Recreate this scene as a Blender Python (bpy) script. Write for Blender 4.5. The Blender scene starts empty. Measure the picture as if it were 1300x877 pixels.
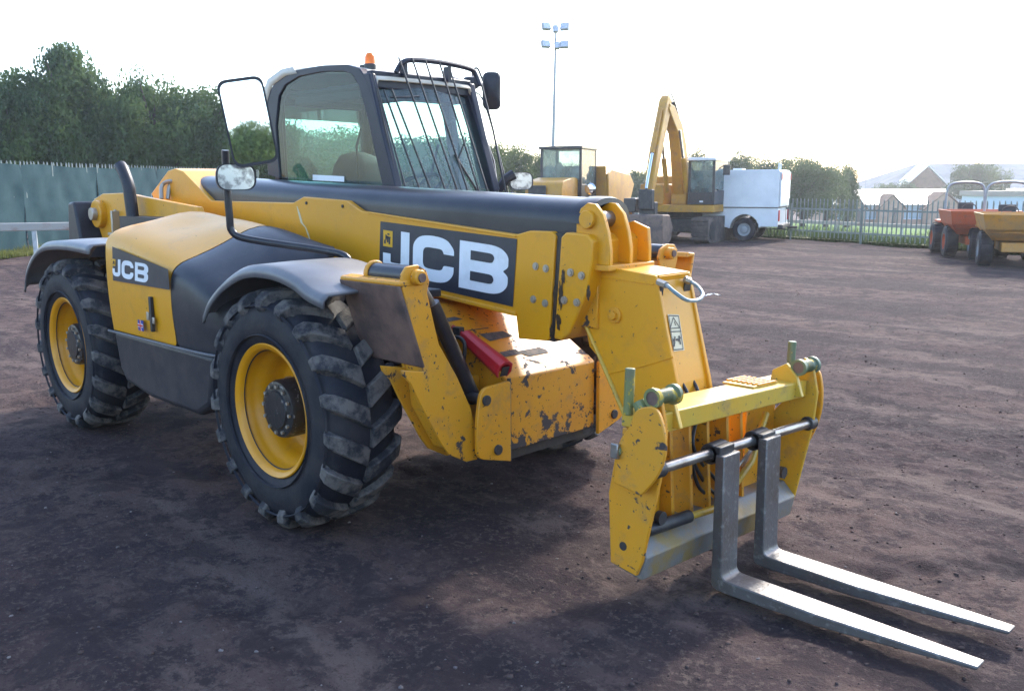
import bpy, bmesh, math, random
import numpy as np
from mathutils import Vector, Matrix
random.seed(7); np.random.seed(7)
SC = bpy.context.scene
C = SC.collection
PI = math.pi
R = math.radians

# ------------------------------------------------------------------ camera
CAM = Vector((3.9326, -3.3636, 1.7070))
YAW, PITCH, ROLL, FPX = 2.3512, -0.1757, -0.0046, 1138.4
FW = Vector((math.cos(PITCH)*math.cos(YAW), math.cos(PITCH)*math.sin(YAW), math.sin(PITCH)))
_r = FW.cross(Vector((0, 0, 1))).normalized(); _u = _r.cross(FW)
RT = _r*math.cos(ROLL) + _u*math.sin(ROLL); UP = -_r*math.sin(ROLL) + _u*math.cos(ROLL)
cd = bpy.data.cameras.new('camera'); cam = bpy.data.objects.new('camera', cd); C.objects.link(cam)
m3 = Matrix((RT, UP, -FW)).transposed()
cam.matrix_world = Matrix.Translation(CAM) @ m3.to_4x4()
cd.sensor_width = 36; cd.lens = FPX/1300*36; cd.clip_start = 0.05; cd.clip_end = 1500
SC.camera = cam

# ------------------------------------------------------------------ light
SUN_AZ, SUN_EL = R(103), R(37)
W = bpy.data.worlds.new('World'); SC.world = W; W.use_nodes = True
nt = W.node_tree; bg = nt.nodes['Background']; sky = nt.nodes.new('ShaderNodeTexSky')
sky.sky_type = 'NISHITA'; sky.sun_disc = False; sky.sun_elevation = SUN_EL
sky.sun_rotation = PI/2 - SUN_AZ
sky.air_density = 1.0; sky.dust_density = 1.3; sky.ozone_density = 1.5
nt.links.new(sky.outputs[0], bg.inputs[0]); bg.inputs[1].default_value = 0.15
sl = bpy.data.lights.new('sun', 'SUN'); sun = bpy.data.objects.new('sun', sl); C.objects.link(sun)
sl.energy = 1.65; sl.angle = R(4); sl.color = (1.0, .93, .82)
sd = Vector((math.cos(SUN_EL)*math.cos(SUN_AZ), math.cos(SUN_EL)*math.sin(SUN_AZ), math.sin(SUN_EL)))
sun.rotation_euler = sd.to_track_quat('Z', 'Y').to_euler(); sun.location = (0, 0, 30)
SC.view_settings.view_transform = 'Standard'; SC.view_settings.look = 'None'
SC.view_settings.exposure = 2.12; SC.view_settings.gamma = 1

# ------------------------------------------------------------------ helpers
def at(u, v, ax, val):
    """point of the place where the sight line of a measured photograph point meets the plane axis=val"""
    d = FW + RT*((u-650)/FPX) - UP*((v-438.5)/FPX)
    t = (val-CAM[ax])/d[ax]
    return CAM + d*t
def side(y, pts): return [(p.x, p.z) for p in (at(u, v, 1, y) for u, v in pts)]
def front(x, pts): return [(p.y, p.z) for p in (at(u, v, 0, x) for u, v in pts)]
FH = Vector((math.cos(YAW), math.sin(YAW), 0)); RH = Vector((math.sin(YAW), -math.cos(YAW), 0))
def far(u, d, z=0.0):
    """ground position at depth d (metres in front of the camera) in photograph column u"""
    p = CAM + FH*d + RH*((u-650)/FPX*d*math.cos(PITCH)); return Vector((p.x, p.y, z))
YR = YAW-PI/2                                    # world heading of "to the right"

def set_tags(o, label=None, cat=None, group=None, kind=None):
    if label: o['label'] = label
    if cat: o['category'] = cat
    if group: o['group'] = group
    if kind: o['kind'] = kind
    return o
def thing(name, label, cat, loc=(0, 0, 0), rz=0, group=None):
    o = bpy.data.objects.new(name, None); C.objects.link(o); o.empty_display_size = .2
    o.location = loc; o.rotation_euler = (0, 0, rz)
    return set_tags(o, label, cat, group)
def copy_tree(o, parent=None):
    c = o.copy(); C.objects.link(c); c.parent = parent
    for ch in list(o.children): copy_tree(ch, c)
    return c

class MB:
    """collects shapes into one mesh"""
    def __init__(s): s.v = []; s.f = []; s.m = []; s.cur = 0
    def add(s, vs, fs):
        k = len(s.v); s.v += [tuple(v) for v in vs]; s.f += [tuple(i+k for i in f) for f in fs]; s.m += [s.cur]*len(fs); return s
    def box(s, c, sz, rot=None):
        hx, hy, hz = sz[0]/2, sz[1]/2, sz[2]/2
        vs = [Vector((x, y, z)) for x in (-hx, hx) for y in (-hy, hy) for z in (-hz, hz)]
        if rot is not None: vs = [rot @ v for v in vs]
        c = Vector(c)
        return s.add([v+c for v in vs], [(0, 1, 3, 2), (4, 6, 7, 5), (0, 4, 5, 1), (2, 3, 7, 6), (0, 2, 6, 4), (1, 5, 7, 3)])
    def bb(s, x0, x1, y0, y1, z0, z1):
        return s.box(((x0+x1)/2, (y0+y1)/2, (z0+z1)/2), (abs(x1-x0), abs(y1-y0), abs(z1-z0)))
    def prism(s, pts, axis, a, b):
        """2D outline (pairs of the two other axes in x,y,z order) extruded along axis from a to b"""
        def P(p, t):
            if axis == 0: return (t, p[0], p[1])
            if axis == 1: return (p[0], t, p[1])
            return (p[0], p[1], t)
        n = len(pts); vs = [P(p, a) for p in pts]+[P(p, b) for p in pts]
        fs = [tuple(range(n))[::-1], tuple(range(n, 2*n))]+[(i, (i+1) % n, n+(i+1) % n, n+i) for i in range(n)]
        return s.add(vs, fs)
    def tube(s, path, r, seg=10, caps=True):
        path = [Vector(p) for p in path]; n = len(path); rs = r if isinstance(r, (list, tuple)) else [r]*n
        vs = []; up = None
        for i, p in enumerate(path):
            if i == 0: t = path[1]-p
            elif i == n-1: t = p-path[i-1]
            else: t = (path[i+1]-p).normalized()+(p-path[i-1]).normalized()
            t.normalize()
            if up is None:
                a = Vector((0, 0, 1)) if abs(t.z) < .9 else Vector((1, 0, 0)); up = (a-t*a.dot(t)).normalized()
            else: up = (up-t*up.dot(t)).normalized()
            w = t.cross(up)
            for k in range(seg):
                q = 2*PI*k/seg; vs.append(p+(up*math.cos(q)+w*math.sin(q))*rs[i])
        fs = [(i*seg+k, i*seg+(k+1) % seg, (i+1)*seg+(k+1) % seg, (i+1)*seg+k) for i in range(n-1) for k in range(seg)]
        if caps: fs += [tuple(range(seg))[::-1], tuple(range((n-1)*seg, n*seg))]
        return s.add(vs, fs)
    def cyl(s, a, b, r, seg=16, r2=None): return s.tube([a, b], [r, r if r2 is None else r2], seg)
    def lathe(s, prof, c, axis=1, seg=48, closed=False):
        """profile of (radius, distance along axis) turned about the axis through c"""
        vs = []; c = Vector(c)
        for r, h in prof:
            for k in range(seg):
                q = 2*PI*k/seg; a, b = r*math.cos(q), r*math.sin(q)
                vs.append(c+Vector((a, h, b) if axis == 1 else ((h, a, b) if axis == 0 else (a, b, h))))
        n = len(prof)
        fs = [(i*seg+k, (i+1)*seg+k, (i+1)*seg+(k+1) % seg, i*seg+(k+1) % seg) for i in range(n-1) for k in range(seg)]
        return s.add(vs, fs)
    def grid(s, rows):
        n = len(rows[0]); vs = [p for r_ in rows for p in r_]
        return s.add(vs, [(i*n+k, i*n+k+1, (i+1)*n+k+1, (i+1)*n+k) for i in range(len(rows)-1) for k in range(n-1)])
    def xf(s, M): s.v = [tuple(M @ Vector(v)) for v in s.v]; return s
    def build(s, name, mat, parent=None, bev=0, smooth=35, seg=2, solid=0, sub=0, weld=False):
        me = bpy.data.meshes.new(name); me.from_pydata(s.v, [], s.f)
        mats = mat if isinstance(mat, (list, tuple)) else [mat]
        for m_ in mats: me.materials.append(m_)
        if len(mats) > 1: me.polygons.foreach_set('material_index', s.m)
        b = bmesh.new(); b.from_mesh(me)
        if weld: bmesh.ops.remove_doubles(b, verts=b.verts, dist=1e-4)
        bmesh.ops.recalc_face_normals(b, faces=b.faces); b.to_mesh(me); b.free()
        if smooth: me.shade_smooth(); me.set_sharp_from_angle(angle=R(smooth))
        o = bpy.data.objects.new(name, me); C.objects.link(o); o.parent = parent
        if solid:
            md = o.modifiers.new('s', 'SOLIDIFY'); md.thickness = solid; md.offset = 0
        if bev:
            md = o.modifiers.new('b', 'BEVEL'); md.width = bev; md.segments = seg; md.limit_method = 'ANGLE'; md.angle_limit = R(40)
            md.harden_normals = False
        if sub:
            md = o.modifiers.new('u', 'SUBSURF'); md.levels = md.render_levels = sub
        return o

def split(o, name):
    """turn the loose pieces of one mesh into parts of their own"""
    b = bmesh.new(); b.from_mesh(o.data); b.verts.ensure_lookup_table(); seen = {}; isl = []
    for v in b.verts:
        if v in seen: continue
        st = [v]; seen[v] = 1; cur = []
        while st:
            w = st.pop(); cur.append(w)
            for e in w.link_edges:
                x = e.other_vert(w)
                if x not in seen: seen[x] = 1; st.append(x)
        isl.append(cur)
    out = []
    for cur in isl:
        ix = {v: i for i, v in enumerate(cur)}; cs = [v.co.copy() for v in cur]; fs = [[ix[v] for v in f.verts] for f in {f for v in cur for f in v.link_faces}]
        m = bpy.data.meshes.new(name); m.from_pydata([c_[:] for c_ in cs], [], fs); m.materials.append(o.data.materials[0]); m.shade_smooth(); m.set_sharp_from_angle(angle=R(35))
        n = bpy.data.objects.new(name, m); C.objects.link(n); n.parent = o.parent; out.append(n)
        for md in o.modifiers:
            k = n.modifiers.new(md.name, md.type)
            if md.type == 'BEVEL': k.width = md.width; k.segments = md.segments; k.limit_method = 'ANGLE'; k.angle_limit = md.angle_limit
    b.free(); bpy.data.objects.remove(o); return out
def smooth_path(pts, n=6):
    P_ = [Vector(p) for p in pts]; P_ = [P_[0]*2-P_[1]]+P_+[P_[-1]*2-P_[-2]]; out = []
    for i in range(1, len(P_)-2):
        a, b, c_, d = P_[i-1:i+3]
        for k in range(n):
            t = k/n; out.append(.5*((2*b)+(c_-a)*t+(2*a-5*b+4*c_-d)*t*t+(3*b-a-3*c_+d)*t**3))
    out.append(P_[-2]); return out
def rpoly(pts, n=5):
    """2D outline with corner radii: (x, y, r)"""
    out = []; m = len(pts)
    for i in range(m):
        x, y, r = pts[i]; p = Vector((x, y))
        if r <= 0: out.append((x, y)); continue
        a = (Vector(pts[i-1][:2])-p); b = (Vector(pts[(i+1) % m][:2])-p)
        r = min(r, a.length*.5, b.length*.5)
        A = p+a.normalized()*r; B = p+b.normalized()*r
        for k in range(n+1):
            t = k/n; q = A*(1-t)**2+p*2*t*(1-t)+B*t*t; out.append((q.x, q.y))
    return out

# ------------------------------------------------------------------ materials
def mat(name, col, rough=.6, metal=0., noise=None, col2=None, scale=6., thr=(.45, .6), bump=0., bscale=40., spec=.5, extra=None, coat=0.):
    m = bpy.data.materials.new(name); m.use_nodes = True; t = m.node_tree; n = t.nodes; b = n['Principled BSDF']
    L = t.links.new
    b.inputs['Base Color'].default_value = (*col, 1); b.inputs['Roughness'].default_value = rough
    b.inputs['Metallic'].default_value = metal; b.inputs['Specular IOR Level'].default_value = spec
    if coat: b.inputs['Coat Weight'].default_value = coat; b.inputs['Coat Roughness'].default_value = .15
    tc = n.new('ShaderNodeTexCoord'); cur = None
    def noise_fac(sc, a, c_, det=6, rg=.6, coords='Object', dist=0.):
        nn = n.new('ShaderNodeTexNoise'); nn.inputs['Scale'].default_value = sc; nn.inputs['Detail'].default_value = det
        nn.inputs['Roughness'].default_value = rg; nn.inputs['Distortion'].default_value = dist
        L(tc.outputs[coords], nn.inputs['Vector'])
        mr = n.new('ShaderNodeMapRange'); mr.inputs[1].default_value = a; mr.inputs[2].default_value = c_; L(nn.outputs[0], mr.inputs[0])
        return mr.outputs[0]
    def mix(fac, c1, c2):
        mx = n.new('ShaderNodeMix'); mx.data_type = 'RGBA'; L(fac, mx.inputs[0])
        for i, c_ in ((6, c1), (7, c2)):
            if isinstance(c_, (tuple, list)): mx.inputs[i].default_value = (*c_, 1)
            else: L(c_, mx.inputs[i])
        return mx.outputs[2]
    cur = col
    if col2: cur = mix(noise_fac(scale, *thr), cur, col2)
    if extra: cur = extra(n, L, b, noise_fac, mix, cur, tc)
    if not isinstance(cur, tuple): L(cur, b.inputs['Base Color'])
    if bump:
        nn = n.new('ShaderNodeTexNoise'); nn.inputs['Scale'].default_value = bscale; nn.inputs['Detail'].default_value = 5
        L(tc.outputs['Object'], nn.inputs['Vector']); bp = n.new('ShaderNodeBump'); bp.inputs['Strength'].default_value = bump
        bp.inputs['Distance'].default_value = .01; L(nn.outputs[0], bp.inputs['Height']); L(bp.outputs[0], b.inputs['Normal'])
    return m

def paint(name, col, chip=.0, rough=.38, dirt=.25, chipcol=(.045, .035, .035), fade=None, low=None):
    def ex(n, L, b, nf, mix, cur, tc):
        cur = mix(nf(2.3, .35, .75, 4), cur, fade or tuple(c_*.82 for c_ in col))
        g = nf(7, .52, .68, 9, .72, dist=.3)                 # grime
        mm = n.new('ShaderNodeMath'); mm.operation = 'MULTIPLY'; mm.inputs[1].default_value = dirt; L(g, mm.inputs[0])
        cur = mix(mm.outputs[0], cur, (.16, .12, .09))
        if chip > 0:
            a = nf(9, .79-chip*.24, .81-chip*.24, 9, .68, dist=.4)
            if low:                                            # wear gathers along the bottom edge
                sx = n.new('ShaderNodeSeparateXYZ'); L(tc.outputs['Object'], sx.inputs[0]); rr = n.new('ShaderNodeMapRange')
                rr.inputs[1].default_value = low[0]; rr.inputs[2].default_value = low[1]; rr.inputs[3].default_value = low[2]; rr.inputs[4].default_value = 0.; L(sx.outputs[2], rr.inputs[0])
                n1 = nf(11, 0, 1, 9, .72, dist=.3); ad = n.new('ShaderNodeMath'); ad.operation = 'ADD'; L(n1, ad.inputs[0]); L(rr.outputs[0], ad.inputs[1])
                r2 = n.new('ShaderNodeMapRange'); r2.inputs[1].default_value = .66; r2.inputs[2].default_value = .68; L(ad.outputs[0], r2.inputs[0])
                m0 = n.new('ShaderNodeMath'); m0.operation = 'MAXIMUM'; L(a, m0.inputs[0]); L(r2.outputs[0], m0.inputs[1]); a = m0.outputs[0]
            c2 = nf(48, .73-chip*.1, .75-chip*.1, 3, .5)
            mx = n.new('ShaderNodeMath'); mx.operation = 'MAXIMUM'; L(a, mx.inputs[0]); L(c2, mx.inputs[1])
            cur = mix(mx.outputs[0], cur, chipcol)
            ro = n.new('ShaderNodeMapRange'); L(mx.outputs[0], ro.inputs[0]); ro.inputs[3].default_value = rough; ro.inputs[4].default_value = .8
            L(ro.outputs[0], b.inputs['Roughness'])
        else:
            ro = n.new('ShaderNodeMapRange'); L(g, ro.inputs[0]); ro.inputs[3].default_value = rough; ro.inputs[4].default_value = min(1, rough+.25)
            L(ro.outputs[0], b.inputs['Roughness'])
        return cur
    return mat(name, col, rough, extra=ex, bump=.05, bscale=25)

YEL = (.68, .300, .004)
M = {}
M['yellow'] = paint('yellow_paint', YEL, .10, .38, .22, fade=(.61, .268, .007))
M['yellow_boom'] = paint('yellow_boom_paint', YEL, .06, .38, .22, fade=(.61, .268, .007))
M['yellow_worn'] = paint('yellow_worn_paint', (.64, .262, .006), .70, .42, .5, fade=(.55, .26, .02), low=(.12, .30, .10))
M['yellow_rusty'] = paint('yellow_rusty_paint', (.63, .27, .006), .80, .42, .45, low=(.36, .66, .22), fade=(.56, .215, .012))
M['rim_yellow'] = paint('rim_yellow_paint', (.68, .285, .003), .0, .38, .2)
M['yellow_green'] = paint('yellow_green_paint', (.58, .31, .015), .5, .42, .5, chipcol=(.10, .12, .07), fade=(.44, .33, .05))
M['green'] = paint('olive_green_paint', (.07, .13, .09), .75, .45, .5, chipcol=(.40, .28, .03), fade=(.20, .20, .05))
def dusty(n, L, b, nf, mix, cur, tc):
    sx = n.new('ShaderNodeSeparateXYZ'); L(tc.outputs['Object'], sx.inputs[0]); rr = n.new('ShaderNodeMapRange')
    rr.inputs[1].default_value = .40; rr.inputs[2].default_value = .85; rr.inputs[3].default_value = .24; rr.inputs[4].default_value = .0; L(sx.outputs[2], rr.inputs[0])
    ad = n.new('ShaderNodeMath'); ad.operation = 'ADD'; L(nf(7, 0, 1, 9, .7), ad.inputs[0]); L(rr.outputs[0], ad.inputs[1])
    r2 = n.new('ShaderNodeMapRange'); r2.inputs[1].default_value = .55; r2.inputs[2].default_value = .85; r2.inputs[4].default_value = .42; L(ad.outputs[0], r2.inputs[0])
    return mix(r2.outputs[0], cur, (.10, .082, .075))
M['black_plastic'] = mat('black_plastic', (.022, .023, .030), .42, col2=(.04, .039, .043), scale=5, thr=(.4, .7), extra=dusty, spec=.3, bump=.08, bscale=160)
M['grey_plastic'] = mat('grey_plastic', (.11, .11, .12), .42, col2=(.17, .165, .165), scale=4, thr=(.35, .7), bump=.05, bscale=120)
M['black_paint'] = mat('black_paint', (.018, .018, .024), .3, col2=(.04, .038, .04), scale=7, thr=(.45, .7))
M['tube_black'] = mat('boom_cover_black', (.020, .020, .027), .30, col2=(.045, .042, .042), scale=3, thr=(.4, .75), bump=.03, bscale=8, spec=.4)
M['rubber'] = mat('tyre_rubber', (.012, .013, .020), .65, spec=.25, col2=(.030, .028, .031), scale=5, thr=(.42, .62), bump=.25, bscale=30)
def lugdirt(n, L, b, nf, mix, cur, tc):
    return mix(nf(8, .44, .58, 8, .7), cur, (.12, .105, .095))
M['lug'] = mat('tyre_lug', (.018, .018, .023), .85, extra=lugdirt, bump=.4, bscale=40)
M['dark'] = mat('dark_metal', (.02, .02, .023), .5, col2=(.05, .045, .04), scale=9, thr=(.45, .65), bump=.1)
M['hub'] = mat('hub_black', (.022, .021, .022), .35, col2=(.22, .21, .2), scale=26, thr=(.62, .66), bump=.3, bscale=30)
M['steel'] = mat('bare_steel', (.30, .29, .28), .33, .85, col2=(.16, .13, .11), scale=8, thr=(.45, .7), bump=.15, bscale=50)
def forkcol(n, L, b, nf, mix, cur, tc):
    cur = mix(nf(5, .45, .7, 8), cur, (.10, .075, .06)); return mix(nf(30, .55, .75, 4), cur, (.26, .25, .24))
M['fork'] = mat('fork_steel', (.13, .125, .125), .42, .45, extra=forkcol, bump=.2, bscale=60)
M['rust'] = mat('rusty_plate', (.17, .10, .075), .7, .0, col2=(.065, .042, .04), scale=7, thr=(.35, .65), bump=.2, bscale=30)
M['chrome'] = mat('chrome', (.75, .75, .76), .12, 1.)
M['zinc'] = mat('zinc_bolt', (.42, .38, .32), .4, .7)
M['white'] = mat('white_decal', (.72, .75, .78), .4, col2=(.6, .62, .64), scale=12, thr=(.5, .8))
M['decal'] = mat('decal_black', (.022, .024, .035), .4, col2=(.04, .042, .05), scale=6, thr=(.4, .7))
M['red'] = paint('red_paint', (.42, .012, .018), .25, .4, .4, chipcol=(.1, .03, .03))
M['red_print'] = mat('red_print', (.5, .02, .02), .5); M['blue_print'] = mat('blue_print', (.02, .04, .25), .5)
M['yellow_print'] = mat('yellow_print', (.68, .36, .01), .45)
M['roof'] = mat('cab_roof_cream', (.62, .56, .46), .45, col2=(.5, .45, .37), scale=4, thr=(.4, .7))
M['interior'] = mat('cab_interior', (.03, .035, .04), .8, col2=(.05, .05, .055), scale=8, thr=(.4, .7))
M['beacon'] = mat('orange_beacon', (.95, .22, .01), .25); M['beacon'].node_tree.nodes['Principled BSDF'].inputs['Transmission Weight'].default_value = .35
M['mirror'] = mat('mirror_glass', (.85, .88, .9), .02, 1.)
M['hose'] = mat('rubber_hose', (.016, .016, .018), .45)
M['blue_hose'] = mat('blue_grey_hose', (.13, .20, .22), .4, col2=(.25, .28, .28), scale=30, thr=(.5, .6))

def glass(name, tint=(.62, .82, .79), dust=.12, dustcol=(.5, .62, .6)):
    m = bpy.data.materials.new(name); m.use_nodes = True; t = m.node_tree; n = t.nodes; n.clear(); L = t.links.new
    out = n.new('ShaderNodeOutputMaterial'); tr = n.new('ShaderNodeBsdfTransparent'); tr.inputs[0].default_value = (*tint, 1)
    gl = n.new('ShaderNodeBsdfGlossy'); gl.inputs['Roughness'].default_value = .02
    fr = n.new('ShaderNodeFresnel'); fr.inputs[0].default_value = 1.5
    m1 = n.new('ShaderNodeMixShader'); L(fr.outputs[0], m1.inputs[0]); L(tr.outputs[0], m1.inputs[1]); L(gl.outputs[0], m1.inputs[2])
    df = n.new('ShaderNodeBsdfTranslucent'); df.inputs[0].default_value = (*dustcol, 1)
    dd = n.new('ShaderNodeBsdfDiffuse'); dd.inputs[0].default_value = (*dustcol, 1)
    m2 = n.new('ShaderNodeMixShader'); m2.inputs[0].default_value = .5; L(df.outputs[0], m2.inputs[1]); L(dd.outputs[0], m2.inputs[2])
    tc = n.new('ShaderNodeTexCoord'); nn = n.new('ShaderNodeTexNoise'); nn.inputs['Scale'].default_value = 3; nn.inputs['Detail'].default_value = 8
    L(tc.outputs['Object'], nn.inputs[0]); mr = n.new('ShaderNodeMapRange'); mr.inputs[1].default_value = .3; mr.inputs[2].default_value = .75
    mr.inputs[3].default_value = dust*.5; mr.inputs[4].default_value = dust*1.6; L(nn.outputs[0], mr.inputs[0])
    m3_ = n.new('ShaderNodeMixShader'); L(mr.outputs[0], m3_.inputs[0]); L(m1.outputs[0], m3_.inputs[1]); L(m2.outputs[0], m3_.inputs[2])
    L(m3_.outputs[0], out.inputs[0]); return m
M['glass'] = glass('green_tinted_glass', dust=.035); M['screen'] = glass('dusty_windscreen', (.6, .82, .8), .24, (.55, .68, .68))
M['far_glass'] = glass('pale_glass', (.5, .62, .65), .25)
M['lens'] = mat('lamp_lens', (.75, .77, .8), .12, .6, col2=(.3, .3, .33), scale=22, thr=(.45, .6))
M['reflector'] = mat('lamp_reflector', (.85, .86, .88), .15, 1.)

def ground_mat():
    m = bpy.data.materials.new('dirt_ground'); m.use_nodes = True; t = m.node_tree; n = t.nodes; L = t.links.new; b = n['Principled BSDF']
    tc = n.new('ShaderNodeTexCoord')
    def nz(sc, det=8, rg=.62, stretch=None, dist=0.):
        nn = n.new('ShaderNodeTexNoise'); nn.inputs['Scale'].default_value = sc; nn.inputs['Detail'].default_value = det; nn.inputs['Roughness'].default_value = rg
        nn.inputs['Distortion'].default_value = dist
        if stretch:
            mp = n.new('ShaderNodeMapping'); mp.inputs['Rotation'].default_value = (0, 0, -(YR+R(stretch[2]))); mp.inputs['Scale'].default_value = (stretch[0], stretch[1], 1)
            mp.vector_type = 'POINT'; L(tc.outputs['Object'], mp.inputs[0]); L(mp.outputs[0], nn.inputs['Vector'])
        else: L(tc.outputs['Object'], nn.inputs['Vector'])
        return nn.outputs[0]
    def mr(x, a, c_, lo=0., hi=1.):
        q = n.new('ShaderNodeMapRange'); q.inputs[1].default_value = a; q.inputs[2].default_value = c_; q.inputs[3].default_value = lo; q.inputs[4].default_value = hi
        L(x, q.inputs[0]); return q.outputs[0]
    def mix(f, a, c_):
        mx = n.new('ShaderNodeMix'); mx.data_type = 'RGBA'; L(f, mx.inputs[0])
        for i, q in ((6, a), (7, c_)):
            if isinstance(q, tuple): mx.inputs[i].default_value = (*q, 1)
            else: L(q, mx.inputs[i])
        return mx.outputs[2]
    cur = mix(mr(nz(.55, 8, .6), .40, .60), (.072, .050, .050), (.125, .087, .077))
    cur = mix(mr(nz(1.0, 8, .65, (.12, .8, 6)), .47, .56, 0, .9), cur, (.045, .034, .038))      # long dark damp streaks
    cur = mix(mr(nz(1.4, 8, .65, (.22, 1.1, -8), .3), .52, .60, 0, .85), cur, (.140, .104, .092))  # dry paler streaks
    cur = mix(mr(nz(5, 9, .75), .50, .57, 0, .8), cur, (.040, .031, .034))
    cur = mix(mr(nz(28, 8, .75), .52, .60, 0, .7), cur, (.13, .10, .088))
    cur = mix(mr(nz(90, 4, .7), .56, .68, 0, .6), cur, (.02, .018, .022))
    cur = mix(mr(nz(2.2, 10, .72, None, .6), .52, .57, 0, .7), cur, (.046, .035, .037))              # churned darker patches
    va = n.new('ShaderNodeAttribute'); va.attribute_name = 'track'
    tm = n.new('ShaderNodeMath'); tm.operation = 'MULTIPLY'; L(va.outputs['Fac'], tm.inputs[0]); L(mr(nz(4, 8), .35, .6), tm.inputs[1])
    cur = mix(tm.outputs[0], cur, (.034, .027, .030))
    L(cur, b.inputs['Base Color']); b.inputs['Specular IOR Level'].default_value = .05
    L(mr(nz(3, 6), .3, .7, .85, 1.0), b.inputs['Roughness'])
    ad = n.new('ShaderNodeMath'); ad.operation = 'ADD'; L(mr(nz(26, 9, .75), 0, 1, 0, 1), ad.inputs[0])
    L(mr(nz(120, 5, .7), 0, 1, 0, .35), ad.inputs[1])
    bp = n.new('ShaderNodeBump'); bp.inputs['Strength'].default_value = .75; bp.inputs['Distance'].default_value = .045
    L(ad.outputs[0], bp.inputs['Height']); L(bp.outputs[0], b.inputs['Normal']); return m
M['ground'] = ground_mat()

# ------------------------------------------------------------------ the setting: ground
def vnoise(x, y, seed):
    """smooth value noise on numpy arrays"""
    rs = np.random.RandomState(seed); T = rs.rand(256, 256)
    xi = np.floor(x).astype(int); yi = np.floor(y).astype(int); fx = x-xi; fy = y-yi
    fx = fx*fx*(3-2*fx); fy = fy*fy*(3-2*fy)
    a = T[xi & 255, yi & 255]; b = T[(xi+1) & 255, yi & 255]; c_ = T[xi & 255, (yi+1) & 255]; d = T[(xi+1) & 255, (yi+1) & 255]
    return (a*(1-fx)+b*fx)*(1-fy)+(c_*(1-fx)+d*fx)*fy - .5
RUTS = [(-1.6, .05, .5, .13), (-.1, -.03, .4, .11), (1.9, .04, .6, .15), (3.6, -.06, .5, .15), (5.1, .03, .8, .16), (7.2, -.05, .7, .2), (8.9, .02, .9, .2), (11.5, -.03, 1., .25), (14, .05, 1., .3), (17.5, 0, 1., .3), (-2.9, .12, .3, .12)]
def ruts(X, Y):
    a = X*math.cos(YR)+Y*math.sin(YR); b = -X*math.sin(YR)+Y*math.cos(YR); t = np.zeros_like(X)
    for k, (b0, sl_, wb, w_) in enumerate(RUTS):
        c_ = b-(b0+sl_*a+wb*np.sin(a*.33+k*1.7)*.35)
        e = np.exp(-(c_/w_)**4); cut = np.clip(.5+1.6*vnoise(a*.3+k*7, b*.1, 20+k), 0, 1)
        t = np.maximum(t, e*cut*(.6+.4*np.clip(np.sin((a+np.abs(c_)*.8)*28), -1, 1)))
    return t
def gheight(X, Y):
    cx, sx = math.cos(YR), math.sin(YR)
    a = (X*cx+Y*sx); b = (-X*sx+Y*cx)
    h = .030*vnoise(X*.35+9, Y*.35, 1)+.030*vnoise(a*.5, b*1.3, 2)+.022*vnoise(a*1.6+3, b*3.1, 3)+.016*vnoise(X*5.3, Y*5.3+7, 4)
    h += .014*vnoise(X*11.7, Y*11.7, 5)+.010*np.abs(vnoise(X*23.1, Y*23.1, 6))
    dx = X-CAM.x; dy = Y-CAM.y; dist = np.sqrt(dx*dx+dy*dy)
    h += np.clip((dist-8)/15, 0, 1)*.10*(vnoise(a*.25+5, b*.9, 8))
    h -= .024*ruts(X, Y)
    h += .012*np.clip(vnoise(X*8.1+3, Y*8.1, 11)*2, 0, 1)*np.clip(vnoise(X*.9, Y*.9, 12)*3+.3, 0, 1)
    wh = np.zeros_like(X)                                   # the tyres stand on firm ground: flatten under them
    for wx in (0, -2.75):
        for wy in (-.93, .93): wh = np.maximum(wh, np.exp(-(((X-wx)/.35)**2+((Y-wy)/.3)**2)))
    return h*(1-.9*wh)-.008
def axis_coords(lo, hi, step, farlo, farhi):
    c_ = list(np.arange(lo, hi, step)); s = step
    while c_[-1] < farhi: s *= 1.09; c_.append(c_[-1]+s)
    s = step; L_ = [c_[0]]
    while L_[-1] > farlo: s *= 1.09; L_.append(L_[-1]-s)
    return np.array(L_[:0:-1]+c_)
gx = axis_coords(-3.2, 4.2, .026, -420, 420); gy = axis_coords(-3.4, 3.2, .026, -420, 420)
GX, GY = np.meshgrid(gx, gy, indexing='ij'); GZ = gheight(GX, GY)
# beyond the palisade fence the ground falls away
FA, FB = far(677, 43), far(1524, 18.5)
FD = (FB-FA).normalized(); FN = Vector((-FD.y, FD.x, 0)); FN = FN if FN.dot(FH) > 0 else -FN
def fall(x, y):
    s_ = (x-FA.x)*FN.x+(y-FA.y)*FN.y
    return -np.clip((s_-2.5)*.05, 0, 3.6)
GZ = np.where(np.hypot(GX, GY) > 60, -.01, GZ)+fall(GX, GY)
nx, ny = GX.shape
me = bpy.data.meshes.new('ground'); vs = np.stack([GX, GY, GZ], -1).reshape(-1, 3)
idx = np.arange(nx*ny).reshape(nx, ny); q = np.stack([idx[:-1, :-1], idx[1:, :-1], idx[1:, 1:], idx[:-1, 1:]], -1).reshape(-1, 4)
def fast_mesh(me, vs, q):
    me.vertices.add(len(vs)); me.vertices.foreach_set('co', np.asarray(vs, np.float32).ravel())
    k = q.shape[1]; me.loops.add(q.size); me.loops.foreach_set('vertex_index', q.ravel().astype(np.int32))
    me.polygons.add(len(q)); me.polygons.foreach_set('loop_start', np.arange(0, q.size, k, dtype=np.int32))
    me.update(); me.validate()
fast_mesh(me, vs, q); ta = me.attributes.new('track', 'FLOAT', 'POINT'); ta.data.foreach_set('value', ruts(GX, GY).astype(np.float32).ravel()); me.shade_smooth(); me.materials.append(M['ground'])
o = bpy.data.objects.new('ground', me); C.objects.link(o); o['kind'] = 'structure'

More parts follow.
